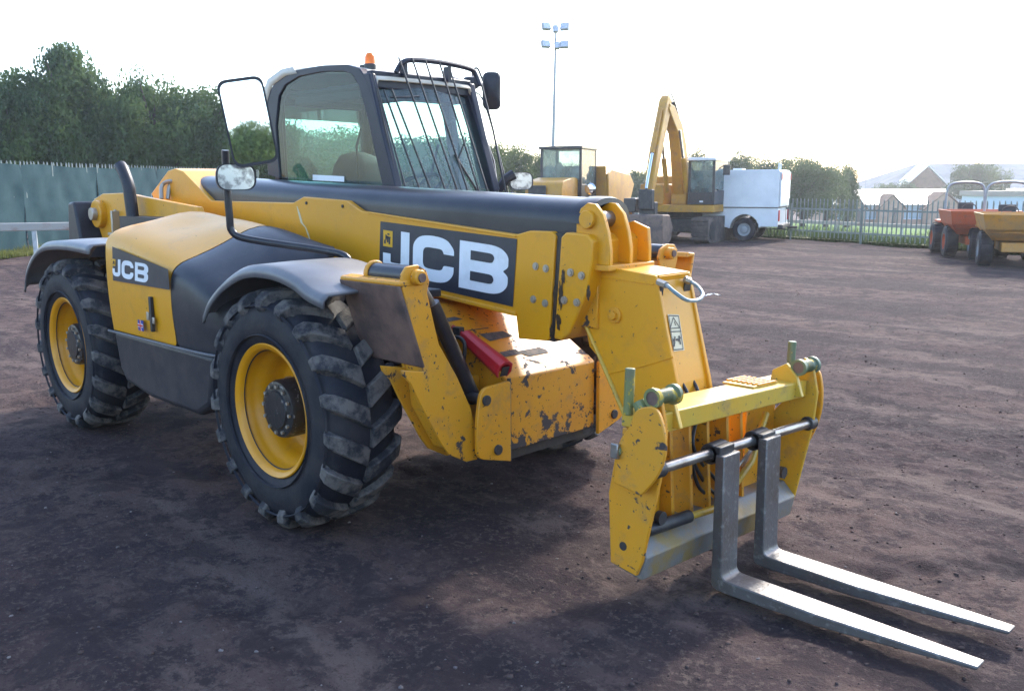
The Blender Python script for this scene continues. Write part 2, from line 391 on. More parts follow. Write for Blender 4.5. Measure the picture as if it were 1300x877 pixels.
# loose stones and clods lying on the dirt (nobody could count them)
rs = np.random.RandomState(3)
ico = bmesh.new(); bmesh.ops.create_icosphere(ico, subdivisions=1, radius=1); iv = np.array([v.co[:] for v in ico.verts]); ifc = np.array([[v.index for v in f.verts] for f in ico.faces]); ico.free()
def scatter_stones(name, n, smin, smax, m, label, power=2.5):
    dd = 1.6+14*rs.rand(n)**1.6; uu = rs.uniform(-150, 1450, n)
    lat = (uu-650)/FPX*dd
    X = CAM.x+FH.x*dd+RH.x*lat; Y = CAM.y+FH.y*dd+RH.y*lat
    s = smin+(smax-smin)*rs.rand(n)**power
    Z = gheight(X, Y)+s*.15
    sc = rs.uniform(.6, 1.3, (n, 1, 3))*s[:, None, None]; sc[..., 2] *= .6
    an = rs.rand(n)*6.28; ca, sa = np.cos(an), np.sin(an)
    v = (iv[None]*(1+rs.uniform(-.3, .3, (n, len(iv), 1))))*sc
    vx = v[..., 0]*ca[:, None]-v[..., 1]*sa[:, None]; vy = v[..., 0]*sa[:, None]+v[..., 1]*ca[:, None]
    V = np.stack([vx+X[:, None], vy+Y[:, None], v[..., 2]+Z[:, None]], -1).reshape(-1, 3)
    F = (ifc[None]+(np.arange(n)*len(iv))[:, None, None]).reshape(-1, 3)
    me = bpy.data.meshes.new(name); fast_mesh(me, V, F); me.materials.append(m)
    o = bpy.data.objects.new(name, me); C.objects.link(o); set_tags(o, label, 'stones', None, 'stuff')
M['clod'] = mat('dirt_clod', (.07, .052, .050), .95, spec=.05, col2=(.085, .062, .056), scale=3, thr=(.4, .6))
M['stone'] = mat('pale_stone', (.20, .17, .155), .8, col2=(.11, .09, .09), scale=2, thr=(.45, .55))
scatter_stones('dirt_clods', 6000, .003, .012, M['clod'], 'small dark clods of earth strewn over the yard')
scatter_stones('gravel', 1000, .003, .010, M['stone'], 'small pale stones scattered on the dark dirt', 4)

# grass field beyond the palisade fence
def grass_mat(a, b_):
    return mat('grass', a, .9, col2=b_, scale=1.5, thr=(.35, .65))
M['grass'] = grass_mat((.055, .12, .018), (.08, .15, .028)); M['grass'].node_tree.nodes['Principled BSDF'].inputs['Specular IOR Level'].default_value = .05; M['rough_grass'] = grass_mat((.06, .085, .03), (.14, .13, .06))

# ------------------------------------------------------------------ the telehandler (front axle at the origin, forks towards +x)
TH = thing('telehandler', 'large yellow and black telescopic handler with lowered boom and pallet forks, nearest machine', 'telehandler', (0, 0, 0))
def P(mb, name, m, parent=TH, **k): return mb.build(name, m, parent, **k)

# ---- wheels
RW, TW = .63, .40
def build_wheel():
    """wheel built about its own centre, outer face towards -y"""
    w = bpy.data.objects.new('wheel', None); C.objects.link(w); w.parent = TH; w.empty_display_size = .1
    t = MB(); h = TW/2
    prof = [(.30, -h+.05), (.335, -h+.035), (.36, -h+.012), (.42, -h-.006), (.49, -h+.0), (.538, -h+.018), (.566, -h+.05), (.578, -h+.10), (.582, 0)]
    prof = prof+[(r, -y) for r, y in prof[-2::-1]]
    t.lathe(prof, (0, 0, 0), 1, 72)
    for rr in (.385, .53): t.lathe([(rr-.006, -h-.001), (rr, -h-.012), (rr+.006, -h-.001)], (0, 0, 0), 1, 72)
    P(t, 'tyre', M['rubber'], w, smooth=50)
    lg = MB(); N = 19
    def pt(a, y, r): return (r*math.cos(a), y, r*math.sin(a))
    for sgn in (-1, 1):
        for k in range(N):
            a0 = 2*PI*(k+(.5 if sgn > 0 else 0))/N
            st = [(.03, h+.000, .525, .026), (.018, h-.004, .565, .034), (.0, h-.022, .600, .040), (-.045, h-.08, .612, .043), (-.10, h-.150, .614, .045), (-.135, h-.195, .610, .050)]
            rows = []
            for da, yy, r, hw in st:
                a = a0+da*1.25; wda = hw/r
                base = r-.05 if r > .59 else r-.03
                y2 = yy if r > .59 else yy+.016
                yb = yy if r > .59 else yy-.01
                rows.append([pt(a-wda*1.25, sgn*yb, base), pt(a-wda, sgn*y2, r), pt(a+wda, sgn*y2, r), pt(a+wda*1.25, sgn*yb, base)])
            kk = len(lg.v); lg.grid(rows); lg.f.append((kk, kk+1, kk+2, kk+3)); e = len(lg.v); lg.f.append((e-1, e-2, e-3, e-4)); lg.m += [0, 0]
    P(lg, 'tread_lugs', M['lug'], w, bev=.005, seg=1)
    r = MB()
    r.lathe([(.302, -h+.055), (.338, -h+.030), (.343, -h+.018), (.337, -h+.012), (.322, -h+.020), (.308, -h+.032), (.302, -h+.09), (.292, -h+.115), (.272, -h+.135), (.262, -h+.19), (.255, -h+.235), (.235, -h+.25), (.16, -h+.245), (.05, -h+.24), (.0, -h+.24)], (0, 0, 0), 1, 64)
    r.lathe([(.30, h-.05), (.335, h-.02), (.32, h-.02), (.27, h-.12), (.0, h-.14)], (0, 0, 0), 1, 40)
    P(r, 'rim', M['rim_yellow'], w, smooth=50)
    hb = MB(); hb.lathe([(.150, -h+.25), (.150, -h+.085), (.142, -h+.065), (.10, -h+.058), (.095, -h+.048), (.0, -h+.046)], (0, 0, 0), 1, 32)
    P(hb, 'hub', M['hub'], w, smooth=35)
    bt = MB()
    for k in range(8):
        a = 2*PI*k/8+.3; bt.cyl((.195*math.cos(a), -h+.25, .195*math.sin(a)), (.195*math.cos(a), -h+.215, .195*math.sin(a)), .014, 6)
    for k in range(12):
        a = 2*PI*k/12; bt.cyl((.12*math.cos(a), -h+.06, .12*math.sin(a)), (.12*math.cos(a), -h+.048, .12*math.sin(a)), .010, 6)
    split(P(bt, 'wheel_nut', M['zinc'], w, smooth=20), 'wheel_nut')
    return w
w0 = build_wheel(); w0.location = (0, -.935, .605); w0.rotation_euler = (0, .1, 0)
for (x, y, rz, ry) in ((-2.75, -.935, 0, .7), (0, .935, PI, .4), (-2.75, .935, PI, 1.0)):
    c_ = w0.copy(); C.objects.link(c_); c_.parent = TH; c_.location = (x, y, .605); c_.rotation_euler = (0, ry, rz)
    for ch in list(w0.children): d = ch.copy(); C.objects.link(d); d.parent = c_
for x in (0, -2.75):
    a = MB(); a.cyl((x, -.76, .605), (x, .76, .605), .075, 16); a.lathe([(.0, -.2), (.15, -.15), (.19, 0), (.15, .15), (.0, .2)], (x, 0, .62), 1, 20)
    a.cyl((x, -.80, .605), (x, -.68, .605), .16, 20); a.cyl((x, .68, .605), (x, .80, .605), .16, 20)
    a.bb(x-.16, x+.16, -.72, -.5, .50, .73); a.bb(x-.16, x+.16, .5, .72, .50, .73)
    P(a, 'axle', M['dark'], bev=.01)

# ---- chassis
c_ = MB(); c_.prism([(-3.55, .62), (.30, .50), (.30, 1.08), (-1.0, 1.06), (-3.5, 1.1)], 1, -.30, .34)
P(c_, 'chassis', M['black_paint'], bev=.01)
c_ = MB()
for y in (-.47, .33):
    pts = side(y if y < 0 else -.45, [(117, 262), (119, 253), (130, 246), (158, 245), (182, 250), (250, 263)])+[(-1.9, 1.50), (-1.9, 1.10), (-3.45, 1.05), (-3.62, 1.25)]
    c_.prism(pts, 1, y, y+.045)
c_.cyl((-3.62, -.52, 1.50), (-3.62, .42, 1.50), .11, 24)
c_.bb(-3.62, -3.2, -.42, .33, 1.12, 1.3)
P(c_, 'boom_tower', M['yellow'], bev=.006)
c_ = MB(); c_.cyl((-3.62, -.56, 1.50), (-3.62, -.50, 1.50), .05, 18); c_.cyl((-3.33, -.485, 1.52), (-3.33, -.46, 1.52), .02, 12)
c_.bb(-3.30, -3.27, -.53, -.46, 1.33, 1.53); c_.bb(-3.38, -3.1, -.53, -.47, 1.335, 1.36)
P(c_, 'pivot_pin', M['zinc'], bev=.004)
c_ = MB(); c_.prism([(-4.02, 1.08), (-3.93, 1.59), (-3.80, 1.60), (-3.72, 1.30), (-3.66, 1.08)], 1, -.62, .62)
P(c_, 'counterweight', M['black_plastic'], bev=.02)
# rear mudguard, front mudguards
def mudguard(x0, m, pts, y0, y1, name='mudguard'):
    rows = []
    sm = smooth_path([(p[0], 0, p[1]) for p in pts], 5)
    for p in sm:
        inner = 1 if y1 > y0 else -1
        rows.append([(x0+p.x, y0, p.z-.05), (x0+p.x, y0+.004*inner, p.z-.015), (x0+p.x, y0+.03*inner, p.z+.006), (x0+p.x, (y0+y1)/2, p.z+.012), (x0+p.x, y1, p.z+.012)])
    g = MB(); g.grid(rows); return P(g, name, m, solid=.014, smooth=50)
RG = [(-.73, .98), (-.66, 1.10), (-.5, 1.22), (-.28, 1.305), (0, 1.335), (.30, 1.34), (.62, 1.33)]
mudguard(-2.75, M['grey_plastic'], RG, -1.14, -.70); mudguard(-2.75, M['grey_plastic'], RG, 1.14, .70)
FG = [(-.60, 1.04), (-.52, 1.13), (-.36, 1.23), (-.14, 1.31), (.10, 1.325), (.30, 1.295), (.42, 1.25), (.55, 1.222)]
g0 = mudguard(0, M['grey_plastic'], FG, -1.14, -.66); mudguard(0, M['grey_plastic'], FG, 1.14, .66)
b_ = MB()
for u, v in ((404, 354), (415, 364), (436, 353), (398, 348)):
    q_ = at(u, v, 2, 1.305); zf = 1.342 if q_.x < .15 else 1.342-.25*(q_.x-.15); q_ = at(u, v, 2, zf); b_.cyl((q_.x, q_.y, zf-.03), (q_.x+.002, q_.y, zf+.004), .020, 12)
split(P(b_, 'mudguard_bolt', M['dark'], smooth=20), 'mudguard_bolt')
b_ = MB(); b_.bb(-.45, .45, -.66, -.36, 1.15, 1.19); b_.bb(-.12, .12, -.45, -.33, .75, 1.15); split(P(b_, 'mudguard_bracket', M['black_paint'], bev=.006), 'mudguard_bracket')

# ---- engine cover (loft of cross sections, rear to front)
def sect(x, zs, zt, yo, ys, zlow=.80, bulge=0.):
    """outer lower edge up over the rounded shoulder to the boom"""
    pr = [(yo+.02, zlow), (yo+.008, zlow+.12), (yo, (zlow+zs)/2), (yo+.004, zs-.05), (yo+.02, zs), (yo+.07, zs+.045), (yo+.17, zs+.075), (yo+.34, (zs*.55+zt*.45)+.03+bulge*.5), (yo+.52, zt-.008+bulge), (yo+.66, zt+bulge*.2), (ys, zt-.03), (ys+.01, zt-.20)]
    return [(x, y, z) for y, z in pr]
hood = MB(); rows = []
NX = 26
for i in range(NX+1):
    t = i/NX; x = -1.99+t*(-1.06+1.99)
    zs = 1.395-.02*t-.135*t**1.6; zt = 1.555-.075*t**1.5
    yo = -1.105
    if i == 0: rows.append([(x+.0, y*.985, z-.03) for (_, y, z) in sect(x, zs, zt, yo, -.42)])
    bul = -.028*math.exp(-((t-.45)/.22)**2)
    rows.append(sect(x+(.012 if i == 0 else 0), zs, zt, yo, -.42, bulge=bul))
hood.grid(rows); n = 12; hood.f.append(tuple(range(n))[::-1]); hood.m.append(0)
P(hood, 'engine_cover', M['yellow'], smooth=40, sub=1)
bk = MB(); rows = []
for i in range(19):
    t = i/18; x = -1.052+t*.62
    zs = 1.238-.02*t-.20*t**1.7; zt = 1.478-.115*t**1.6
    rows.append(sect(x, zs, zt, -1.104+.02*t*t+.10*t**6, -.40, zlow=.80+.0*t))
bk.grid(rows); k0 = len(bk.v)-12; bk.f.append(tuple(range(k0, k0+12))); bk.m.append(0)
P(bk, 'front_cowl', M['black_plastic'], smooth=40, sub=1)
tk = MB(); tk.prism([(-1.99, .80), (-1.93, .55), (-1.85, .47), (-1.5, .42), (-.86, .42), (-.70, .50), (-.62, .80)], 1, -1.085, -.36)
P(tk, 'side_tank', M['black_plastic'], bev=.035, seg=3)
ln = MB(); ln.tube(smooth_path([(-1.99, -1.112, .795), (-1.3, -1.114, .80), (-.66, -1.09, .80), (-.60, -1.0, .80)], 4), .008, 6)
P(ln, 'tank_trim', M['grey_plastic'])

# logo letters: outlines in a unit cell, 0..1 wide, 0..1 high
def letters(org, ux, uz, nrm, w, h, mw, mb_dark, parent, lift=.0015):
    """white J C B shapes on a panel whose lower left corner is org"""
    def plate(pts, off):
        mb = MB(); vs = [org+ux*(p[0]*w)+uz*(p[1]*h)+nrm*off for p in pts]; n_ = len(vs)
        mb.add(vs, [tuple(range(n_))]); return mb
    J = rpoly([(.175, .90, .0), (.245, .90, .0), (.245, .24, .06), (.20, .12, .10), (.07, .12, .10), (.025, .26, .04), (.025, .46, 0), (.09, .46, 0), (.09, .30, .02), (.175, .30, .02)])
    Cc = rpoly([(.275, .74, .16), (.34, .91, .12), (.53, .91, .12), (.59, .72, .08), (.59, .62, 0), (.515, .62, 0), (.50, .70, .03), (.37, .70, .05), (.355, .62, .03), (.355, .40, .04), (.37, .32, .05), (.50, .32, .04), (.515, .42, .02), (.59, .42, 0), (.59, .28, .08), (.53, .10, .12), (.34, .10, .12), (.275, .28, .12)])
    B_ = rpoly([(.63, .91, 0), (.90, .91, .09), (.965, .78, .08), (.965, .58, .07), (.93, .51, .02), (.965, .44, .07), (.965, .25, .08), (.90, .10, .10), (.63, .10, 0)])
    for pts in (J, Cc, B_): P(plate(pts, lift), 'letter', mw, parent, smooth=0)
    for pts in ([(.71, .77, 0), (.86, .77, .03), (.875, .70, .03), (.86, .61, .03), (.71, .61, 0)], [(.71, .42, 0), (.86, .42, .03), (.875, .34, .03), (.86, .26, .03), (.71, .26, 0)]):
        P(plate(rpoly(pts), lift*2), 'letter_hole', mb_dark, parent, smooth=0)
    P(plate([(.025, .58), (.105, .58), (.105, .88), (.025, .88)], lift), 'emblem', M['yellow_print'], parent, smooth=0)
    e = MB()
    for a, b_, c2, d in ((.035, .63, .05, .70), (.045, .70, .058, .80), (.06, .66, .072, .78), (.074, .63, .086, .74), (.05, .74, .09, .77), (.062, .80, .080, .83)):
        vs = [org+ux*(x*w)+uz*(y*h)+nrm*(lift*2) for x, y in ((a, b_), (c2, b_), (c2, d), (a, d))]; e.add(vs, [(0, 1, 2, 3)])
    P(e, 'emblem_print', mb_dark, parent, smooth=0)

# engine cover decal, latch and flag
Yh = -1.112
dp = MB(); pts = side(Yh, [(143, 313), (214, 342), (216, 368), (144, 356)])
z0 = .0
dp.add([(x, Yh-.003, z) for x, z in pts], [(0, 1, 2, 3)]); hd = P(dp, 'cover_decal', M['decal'], smooth=0)
A = at(142, 353, 1, Yh-.003); Bx = at(190, 363, 1, Yh-.003); Az = at(142, 325, 1, Yh-.003)
letters(A, (Bx-A).normalized(), (Az-A).normalized(), Vector((0, -1, 0)), (Bx-A).length, (Az-A).length, M['white'], M['decal'], hd)
lt = MB(); p = at(193, 400, 1, Yh)
lt.bb(p.x-.014, p.x+.014, Yh-.012, Yh+.01, p.z-.10, p.z+.11); P(lt, 'cover_latch', M['dark'], bev=.004)
lt = MB(); lt.box((p.x-.045, Yh-.006, p.z-.01), (.03, .01, .05)); lt.box((p.x+.03, Yh-.006, p.z-.03), (.025, .01, .04)); split(P(lt, 'latch_handle', M['zinc'], bev=.004), 'latch_handle')
fl = MB(); p = at(179.5, 413, 1, Yh); fl.box((p.x, Yh-.0035, p.z), (.075, .003, .065)); ff = P(fl, 'flag_sticker', M['blue_print'], smooth=0)
fl = MB(); fl.box((p.x, Yh-.0055, p.z), (.075, .002, .02)); fl.box((p.x, Yh-.0056, p.z), (.018, .0022, .065)); 
P(fl, 'flag_cross_border', M['white'], ff, smooth=0)
fl = MB(); fl.box((p.x, Yh-.0075, p.z), (.075, .0015, .011)); fl.box((p.x, Yh-.0076, p.z), (.010, .0017, .065)); P(fl, 'flag_cross', M['red_print'], ff, smooth=0)

# exhaust
ex = MB(); ex.tube(smooth_path([(-2.98, -.55, 1.87), (-2.93, -.55, 1.83), (-2.86, -.55, 1.72), (-2.84, -.55, 1.6), (-2.82, -.55, 1.44)], 4), .045, 14)
ex.bb(-2.9, -2.2, -.62, -.46, 1.38, 1.50); P(ex, 'exhaust_pipe', M['black_plastic'], bev=.0, smooth=40)

# ---- boom
bo = MB(); Yb = -.21
prof = side(Yb, [(192, 246), (213, 217), (222, 214), (232, 218), (268, 255), (372, 257.5), (385, 250), (440, 255), (458, 268), (655, 298), (672, 293), (700, 294), (705, 300), (697, 430), (694, 433), (658, 430), (655, 401), (455, 351)])
prof += side(Yb, [(320, 318), (215, 292)])
bo.prism(prof, 1, Yb, -Yb)
P(bo, 'boom_outer_section', M['yellow_boom'], bev=.006)
ed = MB(); a, b_ = at(470, 353, 1, Yb-.006), at(655, 399, 1, Yb-.006)
ed.box((a+b_)/2, ((b_-a).length, .014, .02), Matrix.Rotation(math.atan2(-(b_-a).z, (b_-a).x), 3, 'Y')); P(ed, 'boom_edge_rib', M['yellow_boom'], bev=.004)
# second plate
pl = MB(); pl.prism(side(-.22, [(712, 301), (718, 295), (745, 298), (752, 306), (751, 334), (745, 372), (722, 425), (712, 432), (703, 430)]), 1, -.22, .22)
P(pl, 'boom_slide_housing', M['yellow_boom'], bev=.008)
gp = MB(); gp.prism(side(-.195, [(700, 296), (716, 296), (704, 434), (690, 432)]), 1, -.195, .195); P(gp, 'boom_gap_fill', M['dark'])  # dark block filling the gap between the two boom plates
for (u, v) in ((680, 338), (693, 341), (677, 380), (692, 385), (724, 346), (738, 350), (716, 381), (732, 384)):
    q = at(u, v, 1, -.225 if u > 705 else -.212); b_ = MB(); b_.cyl((q.x, q.y+.01, q.z), (q.x, q.y-.009, q.z), .0125, 6); b_.cyl((q.x, q.y+.01, q.z), (q.x, q.y-.003, q.z), .019, 12)
    P(b_, 'bolt', M['zinc'], smooth=20)
for (u, v) in ((389, 258), (435, 262)):
    q = at(u, v, 1, -.212); b_ = MB(); b_.cyl((q.x, q.y+.01, q.z), (q.x, q.y-.004, q.z), .010, 8); P(b_, 'bolt', M['dark'], smooth=20)
# scratch through the paint
sc = MB(); pp = [at(u, v, 1, Yb-.0015) for u, v in ((377, 262), (380, 272), (383, 283), (388, 289), (391, 297), (396, 312))]
ws = (.004, .012, .012, .005, .009, .002)
for i in range(5):
    a, b_ = pp[i], pp[i+1]; sc.add([(a.x-ws[i], a.y, a.z), (a.x+ws[i], a.y, a.z), (b_.x+ws[i+1], b_.y, b_.z), (b_.x-ws[i+1], b_.y, b_.z)], [(0, 1, 2, 3)])
P(sc, 'paint_scratch', mat('scratched_primer', (.62, .55, .35), .7), smooth=0)
# big logo panel
dp = MB(); Yd = Yb-.003
TL, TRi, BRi, BL = (at(u, v, 1, Yd) for u, v in ((483, 281), (656.5, 303.5), (651, 389.5), (481, 350)))
dp.add([TL, TRi, BRi, BL], [(0, 1, 2, 3)]); bd = P(dp, 'boom_decal', M['decal'], smooth=0)
ux = ((TRi-TL).normalized()+(BRi-BL).normalized()).normalized(); uz = (TL-BL)
uz = (uz-ux*uz.dot(ux)).normalized()*1
hgt = (TL-BL).length*.97
letters(BL+ux*.012+uz*.0, ux, uz, Vector((0, -1, 0)), (BRi-BL).length*.985, hgt, M['white'], M['decal'], bd)
# black hose cover along the top
tb = MB(); rows = []
for i in range(25):
    t = i/24; x = -2.60+t*(1.20+2.60); zc = 1.700-(t)*.145
    row = []
    for k in range(17):
        a = PI*(k/16)
        row.append((x, -.02-.155*math.cos(a), zc-.02+.115*math.sin(a)**.8))
    row.insert(0, (x, -.175, zc-.11)); row.append((x, .135, zc-.11)); rows.append(row)
tb.grid(rows); tb.f.append(tuple(range(19))[::-1]); tb.m.append(0)
P(tb, 'boom_hose_cover', M['tube_black'], smooth=45)
cp = MB(); rows = []
for x, s_ in ((1.17, 1.0), (1.175, 1.07), (1.25, 1.07), (1.27, 1.02), (1.272, .80), (1.2, .78)):
    rows.append([(x, -.02-.155*s_*math.cos(PI*k/16), 1.535+.115*s_*math.sin(PI*k/16)**.8) for k in range(17)])
cp.grid(rows); P(cp, 'hose_cover_end', M['tube_black'], smooth=40)
hs = MB()
for k in range(4):
    y = -.09+.05*k; hs.tube(smooth_path([(-2.9, y-.2, 1.62), (-2.95+.03*k, y-.16, 1.73), (-2.86, y-.1, 1.755), (-2.74, y, 1.70)], 5), .016, 8)
split(P(hs, 'hose', M['zinc']), 'hose')
# lugs at the boom end
for y in (-.165, -.015, .135):
    g = MB(); 
    if y < .1: pts = [(1.20, 1.36), (1.20, 1.55), (1.225, 1.605), (1.265, 1.63), (1.31, 1.625), (1.355, 1.58), (1.385, 1.50), (1.40, 1.42), (1.40, 1.35)]
    else: pts = [(1.22, 1.36), (1.22, 1.52), (1.30, 1.54), (1.385, 1.51), (1.395, 1.42), (1.395, 1.35)]
    g.prism(pts, 1, y-.012, y+.012); P(g, 'lug_plate', M['yellow'], bev=.004)
g = MB(); g.cyl((1.275, -.16, 1.555), (1.275, .0, 1.555), .038, 18); P(g, 'lug_pin', M['steel'], bev=.003)
g = MB(); g.cyl((1.275, -.20, 1.555), (1.275, -.175, 1.555), .042, 20); P(g, 'pin_cap', M['yellow'], bev=.004)
g = MB(); g.bb(1.16, 1.405, -.19, .16, 1.325, 1.352); g.bb(1.12, 1.31, -.15, .15, 1.05, 1.325); P(g, 'boom_inner_section', M['yellow_worn'], bev=.005)

# ---- boom nose
Yn = -.135
npf = side(Yn, [(755, 346), (762, 337), (832, 350), (834, 356), (846, 420), (860, 490)])+[(1.80, .62), (1.83, .42), (1.66, .34), (1.60, .52)]+side(Yn, [(795, 530), (766, 462), (748, 440), (741, 405), (749, 385)])
ns = MB(); ns.prism(npf, 1, Yn, Yn+.02); ns.prism(npf, 1, .115, .135)
split(P(ns, 'nose_side_plate', M['yellow'], bev=.004), 'nose_side_plate')
nf = MB(); P0, P1 = side(0, [(0, 0), (1, 1)])[:2]
fr = side(Yn, [(762, 339), (832, 351)]); fr2 = side(Yn, [(834, 358), (858, 490)])
nf.add([(fr[0][0], Yn+.019, fr[0][1]), (fr[1][0]+.004, Yn+.019, fr[1][1]), (fr[1][0]+.004, .116, fr[1][1]), (fr[0][0], .116, fr[0][1])], [(0, 1, 2, 3)])
nf.add([(fr2[0][0]-.012, Yn+.019, fr2[0][1]+.0), (fr2[1][0]-.012, Yn+.019, fr2[1][1]), (1.80, Yn+.019, .45), (1.80, .116, .45), (fr2[1][0]-.012, .116, fr2[1][1]), (fr2[0][0]-.012, .116, fr2[0][1]+.0)], [(0, 1, 4, 5), (1, 2, 3, 4)])
nf.add([(fr[1][0]+.004, Yn+.019, fr[1][1]), (fr2[0][0]-.012, Yn+.019, fr2[0][1]), (fr2[0][0]-.012, .116, fr2[0][1]), (fr[1][0]+.004, .116, fr[1][1])], [(0, 1, 2, 3)])
P(nf, 'nose_front_plate', M['yellow'], solid=.01, smooth=0)
nb = MB(); bl = side(Yn, [(741, 405), (766, 462), (795, 530)]); nb.tube([(x, Yn-.004, z) for x, z in bl]+[(1.66, Yn-.004, .36)], .010, 8); P(nb, 'nose_edge_bead', M['yellow_green'])
q = at(781, 400, 1, Yn); g = MB(); g.cyl((q.x, Yn+.01, q.z), (q.x, Yn-.012, q.z), .038, 20); g.cyl((q.x, Yn, q.z), (q.x, Yn-.028, q.z), .021, 6); P(g, 'nose_pin', M['yellow_worn'], bev=.003)
# warning label on the front plate, hoses
a, b_ = at(849, 400, 0, 1.675), at(866, 446, 0, 1.705)
def on_nose(u, v, off=.004):
    (xa, za), (xb, zb) = fr2; nrm = Vector(((za-zb), 0, (xb-xa))).normalized(); o_ = Vector((xa-.012, 0, za))
    if nrm.x < 0: nrm = -nrm
    o_ = o_+nrm*(.005+off); d = FW + RT*((u-650)/FPX) - UP*((v-438.5)/FPX); t = (o_-CAM).dot(nrm)/d.dot(nrm); return CAM+d*t
g = MB(); g.add([on_nose(u, v) for u, v in ((847.5, 399), (862, 399.5), (869, 444.5), (855, 446))], [(0, 1, 2, 3)]); wl = P(g, 'warning_label', mat('label_cream', (.62, .55, .38), .5), smooth=0)
g = MB()
def nline(p1, p2, wd=.0022):
    a, b_ = on_nose(*p1, .006), on_nose(*p2, .006); d = (b_-a).normalized(); s_ = d.cross(Vector((1, 0, .2)).normalized())*wd; g.add([a-s_, a+s_, b_+s_, b_-s_], [(0, 1, 2, 3)])
for p1, p2 in (((851, 417), (855, 403)), ((855, 403), (863, 416)), ((863, 416), (851, 417)), ((856, 408), (858, 413)), ((851, 421), (865, 420.5)), ((849, 400.5), (861.5, 401)), ((855.5, 444), (867.5, 443)), ((849, 400.5), (855.5, 444)), ((861.5, 401), (867.5, 443))): nline(p1, p2)
for p1, p2 in (((855, 430), (857, 436)), ((857, 427), (856, 440)), ((862, 426), (864, 437)), ((864, 428), (861, 433)), ((858, 431), (862, 431))): nline(p1, p2, .005)
P(g, 'label_print', M['dark'], wl, smooth=0)
hz = MB()
hp = [at(836, 358, 0, 1.645), at(846, 362, 0, 1.70), at(858, 372, 0, 1.76), at(872, 381, 0, 1.80), at(886, 381, 0, 1.80), at(892, 374, 0, 1.78), at(886, 364, 0, 1.73), at(876, 357, 0, 1.66), at(869, 354, 0, 1.645)]
hz.tube(smooth_path(hp, 6), .0085, 10); P(hz, 'nose_hose', M['blue_hose'])
hz = MB(); hz.tube([hp[0], hp[0]+(hp[1]-hp[0])*1.0], .016, 6); hz.tube([hp[8], hp[8]+(hp[7]-hp[8])*1.0], .016, 6); split(P(hz, 'hose_fitting', M['zinc']), 'hose_fitting')
hz = MB(); p = on_nose(839, 372, .002); hz.box(p, (.006, .025, .09), Matrix.Rotation(.15, 3, 'Y')); p = on_nose(872, 366, .002); hz.box(p, (.006, .05, .08), Matrix.Rotation(.15, 3, 'Y')); split(P(hz, 'hose_port', M['dark']), 'hose_port')

# ---- front box between the stabilisers
fx = MB(); y0, y1 = -.315, .365
fx.prism([(-.05, 1.08), (.30, 1.085), (.36, 1.06), (.865, .775), (.875, .765), (.875, .40), (.60, .36), (-.05, .55)], 1, y0, y1)
P(fx, 'front_frame', M['yellow_rusty'], bev=.006)
fx = MB(); fx.bb(.25, .81, -.30, .35, .33, .44); P(fx, 'belly_plate', M['dark'])
def lug_front(ya, yb, xa, mirror=False):
    pts = [(ya, .36, 0), (ya, .77, .02), (yb+.03*(1 if yb < ya else -1), .76, .05), (yb, .60, .05), (yb, .42, .05)]
    g = MB(); g.prism(rpoly(pts), 0, xa, xa+.022); return P(g, 'stabiliser_bracket', M['yellow_worn'], bev=.004)
lug_front(-.317, -.545, .885); lug_front(-.317, -.545, .66); lug_front(.367, .59, .885); lug_front(.367, .59, .66)
for s_, yy, zz in ((-1, -.485, .70), (-1, -.41, .44), (1, .52, .70), (1, .50, .45)):
    g = MB(); g.cyl((.60, yy, zz), (.918, yy, zz), .026, 14); P(g, 'bracket_pin', M['dark'], bev=.003)
g = MB(); g.tube([(.895, -.317, .36), (.895, -.317, .78)], .010, 6); P(g, 'frame_corner_weld', M['dark'])
# worn anti slip pads and marks on top of the frame
def on_top(u, v, off=.003):
    n_ = Vector((.285, 0, .505)).normalized(); o_ = Vector((.36, 0, 1.06))+n_*off; d = FW + RT*((u-650)/FPX) - UP*((v-438.5)/FPX); return CAM+d*((o_-CAM).dot(n_)/d.dot(n_))
M['pad'] = mat('anti_slip_pad', (.05, .05, .055), .8, col2=(.12, .10, .09), scale=20, thr=(.45, .6))
for q in (((553, 406), (577, 402), (588, 405), (560, 410)), ((608, 424), (638, 420), (652, 426), (622, 433)), ((634, 447), (655, 443), (662, 449), (641, 453)), ((655, 446), (682, 441), (698, 447), (672, 452)), ((595, 437), (612, 433), (618, 436), (600, 441))):
    g = MB(); g.add([on_top(*p) for p in q], [(0, 1, 2, 3)]); P(g, 'grip_pad', M['pad'], smooth=0)
g = MB(); g.tube([on_top(590, 420, .02), on_top(620, 416, .012)], .003, 6); p = on_top(582, 420, .03); g.box(p, (.05, .035, .04)); P(g, 'sensor_block', M['dark'], bev=.004)
# red safety strut lying along the frame edge
g = MB(); a, b_ = at(598, 433, 1, -.35), at(636, 466, 1, -.36); d = (b_-a); rot = d.to_track_quat('X', 'Z').to_matrix()
def strut_box(s0, s1, w, h, z0_=0):
    vs = []
    for x, s_ in ((0, s0), (d.length, s1)):
        for yy, zz in ((-w*s_, -h*s_), (w*s_, -h*s_), (w*s_, h*s_), (-w*s_, h*s_)): vs.append(a+rot @ Vector((x, yy, zz+z0_)))
    return vs
o8 = [(-.045, -.012), (-.038, .03), (-.015, .045), (.015, .045), (.038, .03), (.045, -.012), (.030, -.035), (.020, -.035), (.030, -.012), (.024, .022), (.0, .032), (-.024, .022), (-.030, -.012), (-.020, -.035), (-.030, -.035)]
vs = []
for x, s_ in ((-.05, .8), (d.length+.03, 1.12)): vs += [a+rot @ Vector((x, yy*s_, zz*s_)) for yy, zz in o8]
nn_ = len(o8); g.add(vs, [(i, (i+1) % nn_, nn_+(i+1) % nn_, nn_+i) for i in range(nn_)]+[tuple(range(nn_))[::-1], tuple(range(nn_, 2*nn_))])
